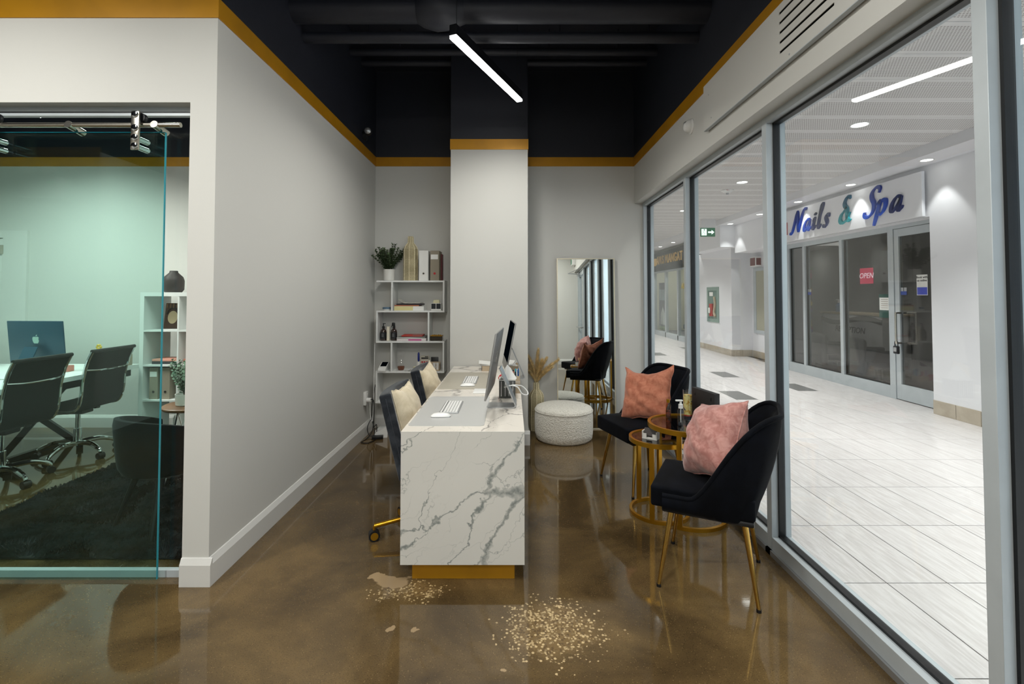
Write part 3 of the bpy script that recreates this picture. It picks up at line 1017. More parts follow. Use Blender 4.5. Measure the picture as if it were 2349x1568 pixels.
# inside of the nail salon
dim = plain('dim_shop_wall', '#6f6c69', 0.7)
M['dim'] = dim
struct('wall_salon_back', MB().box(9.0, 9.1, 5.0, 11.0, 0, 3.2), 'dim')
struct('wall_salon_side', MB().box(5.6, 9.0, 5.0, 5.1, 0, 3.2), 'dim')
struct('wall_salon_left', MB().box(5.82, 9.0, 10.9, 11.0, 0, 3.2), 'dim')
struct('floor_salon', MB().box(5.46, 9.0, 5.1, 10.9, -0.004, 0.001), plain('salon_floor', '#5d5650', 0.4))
fw = thing('floral_screen', 'tall floral patterned panel behind the narrow shop pane', 'wall panel')
MB().rbox(5.95, 6.0, 9.7, 10.7, 0.05, 1.95, 0.004).build('panel_face', 'floral', fw)
MB().box(5.93, 6.02, 9.68, 10.72, 1.95, 2.0).build('top_rail', 'leaf', fw)
rc = thing('reception_counter', 'white reception counter with a dark wavy band in the shop', 'counter', (6.28, 9.1, 0))
MB().rbox(0, 0.5, -0.85, 0.75, 0.0, 1.08, 0.03).build('body', 'white', rc)
MB().rbox(-0.03, 0.53, -0.88, 0.78, 1.08, 1.12, 0.01).build('counter_top', plain('cream_stone', '#c9b690', 0.3), rc)
wv = [(-0.85 + 1.6 * i / 24, 0.93 + 0.05 * math.sin(i / 24 * 2 * PI)) for i in range(25)]
MB().prism([(a, b) for a, b in wv] + [(a, b + 0.09) for a, b in reversed(wv)], -0.012, 0.0, 'x').build('wavy_band', 'black', rc)
text_mesh('lettering', 'RECEPTION', 0.15, 'black', rc, T((-0.003, -0.05, 0.80)) @ face_to('-x'), 0.002, shear=0.2, bold=0.002)
MB().box(-0.01, 0.0, -0.45, 0.4, 0.12, 0.52).build('inset_panel', 'black_metal', rc)
pb = thing('soap_pump', 'blue pump bottle standing on the reception counter', 'bottle', (6.42, 9.55, 1.12))
MB().lathe([(0, 0), (0.05, 0), (0.05, 0.13), (0.02, 0.15), (0.02, 0.17)], 16).build('bottle_body', plain('blue_gel', '#3f6fa0', 0.2), pb)
MB().cyl((0, 0, 0.17), (0, 0, 0.23), 0.012, n=10).box(-0.05, 0.01, -0.01, 0.01, 0.23, 0.245).build('pump', 'plastic_white', pb)
for (x, y, lab) in ((5.9, 7.85, 'grey upholstered salon chair just behind the middle shop pane'), (5.9, 8.78, 'grey upholstered salon chair before the reception counter')):
    ch = thing('salon_chair', lab, 'chair', (x, y, 0), R(-15))
    MB().rbox(-0.3, 0.3, -0.3, 0.3, 0.28, 0.45, 0.06, 3).build('seat', 'grey_cloth', ch)
    MB().rbox(-0.38, -0.26, -0.32, 0.32, 0.2, 0.76, 0.06, 3).build('backrest', plain('grey_vinyl', '#4b4d4c', 0.4), ch)
    MB().lathe([(0.2, 0), (0.2, 0.02), (0.04, 0.05), (0.04, 0.28), (0, 0.28)], 16).build('base', 'black_metal', ch)
    for s_ in (-1, 1):
        MB().rbox(-0.3, 0.22, s_ * 0.31 - 0.03, s_ * 0.31 + 0.03, 0.4, 0.58, 0.025, 2).build('armrest', 'grey_cloth', ch)
pk = thing('polish_rack', 'wall rack of small nail polish bottles behind the shop door glass', 'rack', (8.9, 6.1, 0.9))
for q in range(6):
    MB().box(-0.1, 0.1, -0.9, 0.9, q * 0.2, q * 0.2 + 0.02).build('shelf_board', 'taupe', pk)
    row = MB()
    for w_ in range(24):
        row.cyl((-0.03, -0.85 + w_ * 0.073, q * 0.2 + 0.02), (-0.03, -0.85 + w_ * 0.073, q * 0.2 + 0.12), 0.02, 0.012, 8)
    tag(row.build('polish_bottle_row', 'pinkcard', pk), kind='stuff')
tbl = thing('manicure_table', 'low white manicure table with a curved arm behind the shop door', 'table', (6.6, 6.35, 0))
MB().rbox(-0.25, 0.25, -0.45, 0.45, 0.68, 0.74, 0.02).build('table_top', 'white', tbl)
for s_ in (-1, 1):
    MB().rbox(-0.2, 0.2, s_ * 0.4 - 0.03, s_ * 0.4 + 0.03, 0, 0.68, 0.01).build('leg', 'black_metal', tbl)
MB().tube(smooth_path([(0, 0.3, 0.74), (0, 0.28, 1.0), (0, 0.1, 1.12), (0, -0.2, 1.14)], 6), 0.025, 10).build('lamp_arm', 'white', tbl)

area_light('salon_fill_light', (6.5, 8.3, 3.0), (0, 0, 0), 0.5, 2.5, 16, (1.0, 0.95, 0.88))  # fill light added to brighten the salon interior, no fixture there
# --------------------------- exit sign, extinguisher cabinet, recess window
ex = thing('exit_sign', 'green running man exit sign with white arrow hanging in the mall', 'sign', (4.49, 11.1, 2.885))
MB().rbox(-0.165, 0.165, -0.02, 0.02, -0.1, 0.1, 0.004).build('sign_face', emit('exit_green', '#0d5a3c', 1.0), ex)
MB().box(-0.15, 0.165, -0.05, 0.05, 0.1, 0.30).build('ceiling_mount', 'mall_grey', ex)
wh = emit('exit_white', '#f2fff6', 1.6)
MB().prism([(0.0, 0.018), (0.08, 0.018), (0.08, 0.055), (0.145, 0.0), (0.08, -0.055), (0.08, -0.018), (0.0, -0.018)], -0.022, -0.0205, 'y').build('arrow', wh, ex)
MB().prism([(-0.15, -0.075), (-0.03, -0.075), (-0.03, 0.075), (-0.15, 0.075)], -0.0215, -0.0205, 'y').build('doorway_mark', wh, ex)
gm = MB().cyl((-0.085, -0.0235, 0.055), (-0.085, -0.0215, 0.055), 0.014, n=12)
for a, b in (((-0.09, 0.035), (-0.10, -0.01)), ((-0.10, -0.01), (-0.07, -0.035)), ((-0.07, -0.035), (-0.085, -0.07)), ((-0.10, -0.01), (-0.13, -0.03)), ((-0.13, -0.03), (-0.145, -0.06)), ((-0.09, 0.035), (-0.06, 0.015)), ((-0.095, 0.03), (-0.13, 0.02))):
    gm.tube([(a[0], -0.0225, a[1]), (b[0], -0.0225, b[1])], 0.009, 6, flat=0.15)
gm.build('running_figure', emit('exit_green_figure', '#0d5a3c', 1.0), ex)
fc = thing('extinguisher_cabinet', 'grey-green recessed fire extinguisher cabinet in the white mall wall', 'cabinet', (5.2, 12.55, 1.2))
cab = plain('cabinet_green', '#7d948b', 0.5)
mb = MB()
for (a, b, c, d) in ((-0.36, -0.27, -0.45, 0.45), (0.27, 0.36, -0.45, 0.45), (-0.27, 0.27, -0.45, -0.36), (-0.27, 0.27, 0.36, 0.45)):
    mb.box(-0.02, 0.0, a, b, c, d)
mb.build('frame', cab, fc)
MB().box(-0.004, 0.0, -0.27, 0.27, -0.36, 0.36).build('back_panel', plain('cabinet_inner', '#5f7a73', 0.6), fc)
MB().cyl((-0.012, 0.05, -0.3), (-0.012, 0.05, 0.02), 0.07, n=12).build('extinguisher', 'red', fc)
MB().box(-0.016, -0.012, -0.02, 0.2, 0.22, 0.32).box(-0.09, -0.084, 0.0, 0.1, -0.22, -0.08).build('instruction_card', 'paper', fc)
MB().tube(smooth_path([(-0.02, -0.12, 0.2), (-0.02, -0.16, 0.0), (-0.02, -0.1, -0.2), (-0.02, -0.18, -0.3)], 5), 0.035, 8).build('hose', 'beige', fc)
rw = struct('window_8', MB().box(5.66, 5.68, 10.1, 11.38, 0.56, 0.64).box(5.66, 5.68, 10.1, 11.38, 2.0, 2.08).box(5.66, 5.68, 11.26, 11.38, 0.64, 2.0).box(5.66, 5.68, 10.1, 10.18, 0.64, 2.0), 'alu')
MB().box(5.668, 5.674, 10.18, 11.26, 0.64, 2.0).build('pane', plain('pale_blind', '#a5a38f', 0.5), rw)
al = thing('alarm_box', 'white alarm box with a dark red front in the mall recess', 'alarm', (5.60, 11.15, 2.21))
MB().rbox(-0.06, 0.08, -0.13, 0.13, -0.11, 0.11, 0.006).build('housing', 'plastic_white', al)
MB().box(-0.065, -0.06, -0.11, 0.11, -0.09, 0.09).box(-0.045, 0.06, -0.135, -0.13, -0.08, 0.08).build('red_face', plain('dark_red', '#5e1512', 0.4), al)

# --------------------------- office shop further along the mall
bk = plain('black_fascia', '#15161b', 0.7)
M['fascia'] = bk
ws = thing('lettered_fascia', 'black shop fascia with gold serif letters further along the mall', 'sign')
MB().box(5.25, 5.6, 14.4, 20.0, 2.30, 2.97).build('fascia_board', 'fascia', ws)
gl = plain('gold_letter', '#d8ad5c', 0.4, 0.2)
for i, (ch, w_) in enumerate(zip('AMSMANGAT', (0, .29, .60, .98, 1.31, 1.59, 1.88, 2.16, 2.42))):
    text_mesh('letter', ch, 0.40, gl, ws, T((5.25, 17.42 - w_, 2.66)) @ face_to('-x') @ T((0, 0, 0.01)), 0.012, bold=0.006, xscale=0.95)
MB().lathe([(0.0, 0), (0.10, 0), (0.16, 0.10), (0.18, 0.26), (0.0, 0.26)], 8, (5.25, 17.75, 2.50)).build('emblem', gl, ws)
struct('wall_office_shop_pier', MB().box(5.2, 5.6, 13.9, 14.4, 0, 3.06), 'fascia')
fr = MB()
for y in (14.4, 15.45, 16.7, 18.0, 19.3):
    fr.box(5.28, 5.38, y, y + 0.09, 0, 2.3)
fr.box(5.28, 5.38, 14.4, 20, 0, 0.16).box(5.28, 5.38, 14.4, 20, 2.24, 2.3)
w9 = struct('window_9', fr, 'alu')
for (a, b) in ((14.49, 15.45), (15.54, 16.7), (16.79, 18.0), (18.09, 19.3)):
    MB().box(5.32, 5.325, a, b, 0.16, 2.24).build('pane', 'clear_side', w9, smooth=0)
text_mesh('lettering', 'AMS', 0.26, plain('yellow_vinyl', '#cfae2c', 0.5), w9, T((5.319, 15.0, 1.72)) @ face_to('-x'), 0.001, bold=0.004)
struct('wall_shop_interior', MB().box(7.4, 7.5, 14.0, 20.2, 0, 3.1).box(5.6, 7.4, 20.0, 20.1, 0, 3.1).box(5.6, 7.4, 13.9, 14.0, 0, 3.1), plain('cream_wall', '#d5d0bd', 0.6))
struct('floor_shop', MB().box(5.35, 7.4, 14.0, 20.0, -0.004, 0.0), plain('dark_carpet', '#2b3442', 0.9))
pstr = thing('standing_banner', 'navy and white standing banner inside the far shop window', 'banner', (5.6, 18.0, 0.15))
MB().box(-0.01, 0.01, -0.45, 0.45, 0.0, 1.75).build('banner_sheet', plain('navy_print', '#232a4a', 0.5), pstr)
MB().box(-0.014, -0.01, -0.4, 0.4, 1.1, 1.5).build('pale_print', plain('pale_print', '#9fb7bd', 0.5), pstr)
MB().box(-0.014, -0.01, -0.45, 0.45, 0.0, 0.14).build('green_print', plain('green_print', '#7aa04a', 0.5), pstr)
MB().prism([(-0.25, 0.2), (0.25, 0.2), (0.25, 0.6), (0.0, 0.85), (-0.25, 0.6)], -0.014, -0.01, 'x').build('house_print', 'paper', pstr)
dk_ = thing('waiting_bench', 'dark blue-grey bench inside the far shop window', 'bench', (6.1, 15.6, 0))
MB().rbox(-0.3, 0.3, -0.9, 0.9, 0.3, 0.46, 0.04).build('seat', plain('slate_cloth', '#31465a', 0.8), dk_)
MB().rbox(0.22, 0.34, -0.9, 0.9, 0.46, 0.9, 0.04).build('backrest', plain('slate_cloth2', '#31465a', 0.8), dk_)
for s_ in (-1, 1):
    MB().box(-0.25, 0.25, s_ * 0.8 - 0.03, s_ * 0.8 + 0.03, 0, 0.3).build('leg', 'black_metal', dk_)
area_light('assumed_far_shop_light', (6.4, 17.0, 3.0), (0, 0, 0), 0.6, 4.0, 70, (1.0, 0.98, 0.9))  # assumed light for the bright shop interior, no fixture there
struct('ceiling_shop', MB().box(5.6, 7.4, 14.0, 20.0, 3.06, 3.1), 'mall_white')

# ================================================================== PENDANT LIGHTS
def pendant(p0, p1, z, label, watts=None, spread=150, side=0.13, group=None):
    a, b = Vector((p0[0], p0[1], 0)), Vector((p1[0], p1[1], 0))
    c = (a + b) / 2
    L = (b - a).length
    ang = math.atan2((b - a).y, (b - a).x)
    t = thing('linear_pendant', label, 'pendant light', (c.x, c.y, z), ang, group)
    MB().rbox(-L / 2, L / 2, -0.026, 0.026, 0.004, 0.075, 0.003).build('housing', 'black_metal', t, smooth=0)
    MB().box(-L / 2 + 0.002, L / 2 - 0.002, -0.024, 0.024, -0.016, 0.004).build('diffuser', 'lamp', t, smooth=0)
    for s in (-1, 1):
        MB().cyl((s * (L / 2 - 0.05), 0, 0.075), (s * (L / 2 - 0.05), 0, ZC - z), 0.0015, n=6).build('suspension_wire', 'black_metal', t)
    area_light('pendant_lamp', (0, 0, -0.018), (0, 0, 0), L, 0.048, watts or K_PENDANT, WARM, t, spread)
    for s in (-1, 1):     # the lens drops below the housing and glows sideways too
        area_light('pendant_side_glow', (0, s * 0.026, -0.008), (R(90 * s), 0, 0), L, 0.014, (watts or K_PENDANT) * side, WARM, t)
    return t


pendant((-0.383, 3.09), (0.066, 4.13), 3.125, 'glowing slim linear pendant hung askew above the marble desk', K_PENDANT * 0.95, 150, 0.03)
pendant((-0.55, 0.35), (0.0, 1.4), 3.125, 'assumed unseen slim linear pendant over the open floor by the doorway', K_PENDANT * 1.8, 180)  # assumed lamp out of view, lights the walls ahead of it
pendant((-3.0, 0.3), (-2.4, 1.4), 3.125, 'assumed unseen slim linear pendant in front of the sliding glass door', K_PENDANT * 2.6, 180)  # assumed, not in view; brightens the office front and right wall
pendant((-0.2, -1.9), (0.2, -0.9), 3.125, 'assumed unseen slim linear pendant by the rear wall', K_PENDANT * 2.4, 180, 0.06)  # assumed lamp behind the camera, lights desk front and upper walls
pendant((-4.9, 3.4), (-4.4, 4.5), 3.125, 'assumed unseen slim linear pendant inside the glass-fronted office', K_PENDANT * 2.8, 150, 0.03)  # assumed office lamp, out of view
pendant((-2.9, 3.3), (-2.6, 4.4), 3.125, 'assumed unseen slim linear pendant inside the office above the dark rug', K_PENDANT * 1.5, 150, 0.03)  # second assumed lamp for the office, not in view

# emergency light on the pier behind (its reflection shows in the sliding glass)
em = thing('emergency_light', 'white emergency light box with two spot heads on the pier wall', 'emergency light', (-4.83, 0.0, 2.56))
MB().rbox(-0.2, 0.2, 0.0, 0.1, -0.11, 0.10, 0.01).build('battery_box', 'plastic_white', em)
for s in (-1, 1):
    MB().cyl((s * 0.1, 0.05, 0.10), (s * 0.1, 0.05, 0.15), 0.012, n=10).build('neck', 'plastic_white', em)
    h = MB().cyl((s * 0.1, 0.03, 0.17), (s * 0.12, 0.12, 0.16), 0.035, 0.05, 14).build('spot_head', 'plastic_white', em)
MB().box(0.12, 0.128, 0.1, 0.102, 0.03, 0.038).box(0.16, 0.168, 0.1, 0.102, 0.032, 0.04).build('status_light', emit('green_led', '#39ff9a', 3.0), em)
exl = thing('exit_sign', 'white exit sign with two spot heads above the rear entrance door', 'sign', (1.30, -2.2, 2.72))
MB().rbox(-0.04, 0.06, -0.17, 0.17, -0.1, 0.1, 0.006).build('sign_face', 'plastic_white', exl)
MB().box(-0.043, -0.04, -0.14, 0.14, -0.07, 0.07).build('green_panel', plain('exit_panel_green', '#1d7a53', 0.4), exl)
for s in (-1, 1):
    MB().cyl((0.0, s * 0.1, 0.12), (-0.09, s * 0.1, 0.15), 0.04, 0.055, 14).build('spot_head', 'plastic_white', exl)

# ================================================================== MARBLE DESK
DX0, DX1, DY0, DY1, DZ = -0.561, 0.063, 2.47, 4.715, 0.76
dk = thing('reception_desk', 'long white marble desk with grey veins on a gold plinth', 'desk')
MB().box(DX0, DX1, DY0 + 0.005, DY1, DZ - 0.04, DZ).build('desk_top', 'marble_top', dk, smooth=0)
MB().box(DX0, DX1, DY0, DY0 + 0.0048, 0.098, DZ).box(DX0, DX1, DY0 + 0.0048, DY0 + 0.04, 0.098, DZ - 0.0402).build('end_panel', 'marble_front', dk, smooth=0)
MB().box(DX1 - 0.04, DX1, DY0 + 0.0402, DY1, 0.098, DZ - 0.0402).build('front_panel', 'marble_front', dk, smooth=0)
MB().box(DX0 + 0.05, DX1 - 0.05, DY1 - 0.04, DY1, 0.098, DZ - 0.0402).build('far_panel', 'white', dk)
MB().box(DX0 + 0.05, DX1 - 0.05, DY0 + 0.055, DY0 + 0.14, 0.0, 0.098).box(DX1 - 0.09, DX1 - 0.05, DY0 + 0.14, DY1 - 0.03, 0.0, 0.098).build('plinth', 'gold_paint', dk)
for (nm, y0, y1, mt, x1, lab) in (('desk_mat', 2.571, 3.308, 'mat_silver', -0.148, 'silver grey desk mat at the gold-plinth end of the marble desk'),
                                  ('desk_mat', 3.57, 4.33, 'mat_taupe', -0.148, 'taupe desk mat at the column end of the marble desk')):
    m_ = MB().rbox(-0.549, x1, y0, y1, DZ, DZ + 0.003, 0.0, 1)
    r = 0.025
    pts = []
    for (cx, cy, a0) in ((x1 - r, y1 - r, 0), (-0.549 + r, y1 - r, 90), (-0.549 + r, y0 + r, 180), (x1 - r, y0 + r, 270)):
        for k in range(6):
            a = R(a0 + 18 * k)
            pts.append((cx + r * math.cos(a), cy + r * math.sin(a)))
    tag(MB().prism(pts, DZ, DZ + 0.003, 'z').build(nm, mt, smooth=0), lab, 'desk mat')


def keyboard(x, y, z, lab):
    k = thing('keyboard', lab, 'keyboard', (x, y, z))
    MB().rbox(-0.056, 0.056, -0.155, 0.155, 0.0, 0.006, 0.003, 2).build('base', 'silver', k)
    for q in range(6):
        mb = MB()
        xx = -0.049 + q * 0.0168
        w = 0.0135 if q else 0.009
        n = 13
        for i in range(n):
            yy = -0.150 + i * 0.3 / n
            mb.box(xx, xx + w, yy + 0.0008, yy + 0.3 / n - 0.0008, 0.006, 0.0085)
        mb.build('key_row', 'plastic_white', k, smooth=0)


def mouse(x, y, z, lab, rz):
    o = thing('computer_mouse', lab, 'mouse', (x, y, z), rz)
    prof = [(0, 0.021), (0.4, 0.0205), (0.75, 0.016), (0.93, 0.0085), (1.0, 0.004)]
    mb = MB()
    vs, n = [], 28
    for (r, zz) in prof[1:]:
        for i in range(n):
            a = 2 * PI * i / n
            ca, sa = math.cos(a), math.sin(a)
            e = 0.62
            vs.append((0.057 * r * abs(ca) ** e * (1 if ca >= 0 else -1), 0.029 * r * abs(sa) ** e * (1 if sa >= 0 else -1), zz))
    vs.append((0, 0, 0.021))
    fs = [(len(vs) - 1, i, (i + 1) % n) for i in range(n)]
    for k in range(len(prof) - 2):
        fs += [(k * n + i, (k + 1) * n + i, (k + 1) * n + (i + 1) % n, k * n + (i + 1) % n) for i in range(n)]
    mb.add(vs, fs).build('shell', 'plastic_white', o, smooth=60)
    MB().rbox(-0.052, 0.052, -0.026, 0.026, 0.0, 0.004, 0.0015).build('base', 'silver', o)


keyboard(-0.368, 2.985, DZ + 0.003, 'white keyboard on the silver desk mat')
keyboard(-0.333, 3.93, DZ + 0.003, 'white keyboard on the taupe desk mat')
mouse(-0.403, 2.765, DZ + 0.003, 'white computer mouse on the silver desk mat', R(4))
mouse(-0.335, 3.69, DZ + 0.003, 'white computer mouse on the taupe desk mat', R(4))
tag(MB().rbox(-0.275, -0.165, 3.41, 3.57, DZ, DZ + 0.006, 0.003).build('trackpad', 'plastic_white'), 'white trackpad lying between the two desk mats', 'trackpad')


def apple_logo(size, mtx, mat, parent):
    """apple silhouette with a bite and a leaf, in the XY plane"""
    half = [(0.0, 0.30), (0.10, 0.335), (0.24, 0.35), (0.37, 0.28), (0.44, 0.14), (0.44, -0.04), (0.40, -0.2), (0.31, -0.38), (0.2, -0.49), (0.1, -0.47), (0.0, -0.44)]
    out = [Vector((x, y, 0)) for x, y in half] + [Vector((-x, y, 0)) for x, y in reversed(half[1:-1])]
    out = smooth_path(out, 4, True)
    pts = []
    for p in out:
        if (p - Vector((0.53, 0.05, 0))).length < 0.2:
            d = (p - Vector((0.53, 0.05, 0)))
            p = Vector((0.53, 0.05, 0)) + Vector((-abs(d.x), d.y, 0)).normalized() * 0.2
        pts.append((p.x * size, p.y * size))
    mb = MB().prism(pts, 0, 0.0012, 'z')
    leaf = smooth_path([(0.02, 0.40, 0), (0.05, 0.52, 0), (0.18, 0.62, 0), (0.18, 0.50, 0), (0.10, 0.42, 0)], 4, True)
    mb.prism([(p.x * size, p.y * size) for p in leaf], 0, 0.0012, 'z')
    mb.v = [tuple(mtx @ Vector(p)) for p in mb.v]
    return mb.build('logo', mat, parent, smooth=0)


def imac(loc, rz, lab, back='silver', tilt=10, cable=True, h0=0.085):
    """flat all-in-one: front faces local -Y"""
    t = thing('desktop_computer', lab, 'computer', loc, rz)
    Mx = T((0, -0.062, h0)) @ Matrix.Rotation(R(-tilt), 4, 'X')
    mb = MB()
    mb.M = Mx
    mb.rbox(-0.2735, 0.2735, -0.0055, 0.0055, 0.0, 0.39, 0.004, 2)
    body = mb.build('display_body', back, t)
    mb = MB()
    mb.M = Mx
    mb.box(-0.268, 0.268, -0.0065, -0.0055, 0.075, 0.384)
    mb.build('screen', 'screen', body, smooth=0)
    apple_logo(0.075, Mx @ T((0, 0.0056, 0.22)) @ face_to('+y'), 'logo' if back == 'imac_blue' else 'chrome', body)
    P = [(0, -0.075, 0.003), (0, 0.085, 0.003), (0, 0.0985, 0.008), (0, 0.10, 0.02), (0, 0.004, h0 + 0.155)]
    path = smooth_path(P[1:4], 5)
    pts = [Vector(P[0])] + path + [Vector(P[4])]
    vs, fs = [], []
    for p in pts:
        w = 0.066
        vs += [(-w, p.y, p.z), (w, p.y, p.z)]
    st = MB()
    th = 0.0035
    k = len(pts)
    v2 = []
    for i, p in enumerate(pts):
        d = (pts[min(i + 1, k - 1)] - pts[max(i - 1, 0)]).normalized()
        nrm = Vector((0, -d.z, d.y))
        for s in (-1, 1):
            q = p + nrm * th * s
            v2 += [(-0.066, q.y, q.z), (0.066, q.y, q.z)]
    for i in range(k - 1):
        a, b = 4 * i, 4 * (i + 1)
        fs += [(a, a + 1, b + 1, b), (a + 2, b + 2, b + 3, a + 3), (a, b, b + 2, a + 2), (a + 1, a + 3, b + 3, b + 1)]
    fs += [(0, 2, 3, 1), (4 * k - 4, 4 * k - 3, 4 * k - 1, 4 * k - 2)]
    st.add(v2, fs)
    st.build('stand', 'silver' if back == 'imac_grey' else back, t)
    if cable:
        MB().tube(smooth_path([(0.0, 0.03, 0.115), (0.02, 0.075, 0.13), (0.0, 0.11, 0.128), (-0.02, 0.145, 0.115), (0.0, 0.175, 0.085), (0.03, 0.17, 0.075), (0.04, 0.14, 0.085), (0.03, 0.115, 0.12), (0.02, 0.08, 0.13)], 6), 0.004, 8).build('power_cable', 'plastic_white', t)
    return t


imac((-0.077, 3.045, DZ), R(-93.2), 'thin silver all-in-one computer seen from the side beside the silver desk mat', back='imac_grey', tilt=9.5)
imac((-0.002, 4.07, DZ), R(-86), 'thin silver all-in-one computer seen from the side beside the taupe desk mat', back='imac_grey', tilt=11, cable=False)

# tissue box, pen box, trays, red bow on the desk
tb = thing('tissue_box', 'dark striped tissue box with white tissue sticking out, behind the computer stand', 'tissue box', (-0.032, 3.33, DZ))
MB().rbox(-0.055, 0.055, -0.06, 0.06, 0.0, 0.115, 0.003).build('box_body', plain('dark_mesh', '#4a4b48', 0.5), tb)
for q in range(4):
    MB().box(-0.042 + q * 0.026, -0.039 + q * 0.026, -0.0615, -0.06, 0.012, 0.11).build('white_stripe', 'paper', tb)
MB().box(-0.057, 0.057, -0.062, 0.062, 0.115, 0.122).build('box_rim', plain('light_rim', '#cbc9c4', 0.4), tb)
n = 14
vs = [(0, 0, 0.215)]
for k_, (r_, z_) in enumerate(((0.022, 0.18), (0.04, 0.145), (0.052, 0.122))):
    for i in range(n):
        a = 2 * PI * i / n
        rr = r_ * (1 + 0.28 * math.sin(3 * a + k_) + 0.12 * math.sin(7 * a))
        vs.append((rr * math.cos(a), rr * math.sin(a), z_ + 0.008 * math.sin(2 * a)))
fs = [(0, 1 + i, 1 + (i + 1) % n) for i in range(n)]
for k_ in range(2):
    fs += [(1 + k_ * n + i, 1 + (k_ + 1) * n + i, 1 + (k_ + 1) * n + (i + 1) % n, 1 + k_ * n + (i + 1) % n) for i in range(n)]
MB().add(vs, fs).build('tissue', 'paper', tb)

pbx = thing('pen_box', 'beige desk organiser box full of coloured pens', 'pen holder', (0.018, 3.60, DZ))
for (a, b, c, d) in ((-0.04, 0.04, -0.06, -0.055), (-0.04, 0.04, 0.055, 0.06), (-0.04, -0.036, -0.055, 0.055), (0.036, 0.04, -0.055, 0.055)):
    MB().box(a, b, c, d, 0.0, 0.10).build('box_side', 'beige', pbx)
MB().box(-0.036, 0.036, -0.055, 0.055, 0, 0.004).build('box_bottom', 'beige', pbx)
pen_cols = ['#b58ad0', '#d8d5ce', '#e0562f', '#101214', '#e4e4e4', '#0f4f8f', '#efefef', '#18a0b4', '#0e1320', '#22b0c8', '#dadada', '#1b2a6a']
for i, c_ in enumerate(pen_cols):
    x = -0.03 + (i % 6) * 0.012
    y = -0.035 + (i // 6) * 0.05
    p = thing('pen', None, 'pen', (0.018 + x, 3.60 + y, DZ + 0.005), 0, 'pens in the beige organiser')
    pn_ = ('violet', 'ivory', 'orange', 'black', 'pale grey', 'royal blue', 'white', 'teal', 'near-black navy', 'turquoise', 'light grey', 'indigo')[i]
    p['label'] = '%s pen standing in the beige organiser box' % pn_
    lean = (random.uniform(-0.004, 0.004), random.uniform(-0.01, 0.01))
    top = 0.135 + random.uniform(-0.01, 0.012)
    MB().cyl((0, 0, 0.0), (lean[0], lean[1], top - 0.03), 0.0048, n=8).build('barrel', plain('pen_' + str(i), c_, 0.3), p)
    MB().cyl((lean[0], lean[1], top - 0.03), (lean[0] * 1.25, lean[1] * 1.25, top), 0.0056, 0.004, 8).build('cap', plain('pen_cap_' + str(i), c_, 0.25), p)
og = thing('organiser_box', 'low open beige box behind the striped tissue box', 'box', (0.02, 3.47, DZ))
MB().rbox(-0.038, 0.038, -0.05, 0.05, 0.0, 0.07, 0.003).build('box_body', 'beige', og)
MB().box(-0.034, 0.034, -0.046, 0.046, 0.0702, 0.0712).build('inner_floor', 'taupe', og)
bw = thing('gift_bow', 'shiny red ribbon bow on the desk behind the screens', 'bow', (-0.045, 3.60, DZ))
for s in (-1, 1):
    MB().tube(smooth_path([(0, 0, 0.06), (s * 0.03, -0.01, 0.10), (s * 0.05, 0, 0.08), (s * 0.03, 0.01, 0.055)], 5, True), 0.012, 8, closed=True, flat=0.5).build('bow_loop', 'red', bw)
    MB().tube(smooth_path([(0, 0, 0.06), (s * 0.02, 0, 0.03), (s * 0.035, 0.01, 0.004)], 4), 0.008, 8, flat=0.4).build('bow_tail', 'red', bw)
MB().ellipsoid((0, 0, 0.062), (0.014, 0.014, 0.016)).build('knot', 'red', bw)
for (x0, x1, y0, y1, lab) in ((-0.275, -0.14, 4.42, 4.60, 'low beige tray of white papers at the column end of the desk'), (-0.03, 0.058, 4.42, 4.64, 'beige tray of crumpled papers behind the farther screen')):
    tr = thing('paper_tray', lab, 'tray', ((x0 + x1) / 2, (y0 + y1) / 2, DZ))
    w, d = (x1 - x0) / 2, (y1 - y0) / 2
    MB().box(-w, w, -d, d, 0, 0.004).box(-w, w, -d, -d + 0.004, 0.004, 0.045).box(-w, w, d - 0.004, d, 0.004, 0.045).box(-w, -w + 0.004, -d, d, 0.004, 0.045).box(w - 0.004, w, -d, d, 0.004, 0.045).build('tray_body', 'beige', tr)
    for q in range(4):
        MB().rbox(-w * 0.95, w * 0.9, -d * 0.9, d * 0.9, 0.0, 0.006, 0.001, 1).build('paper_sheet', 'paper', tr, (-0.012 * q, 0, 0.02 + q * 0.013), (R(random.uniform(-5, 5)), R(-6 + q * 4), R(random.uniform(-8, 8))))


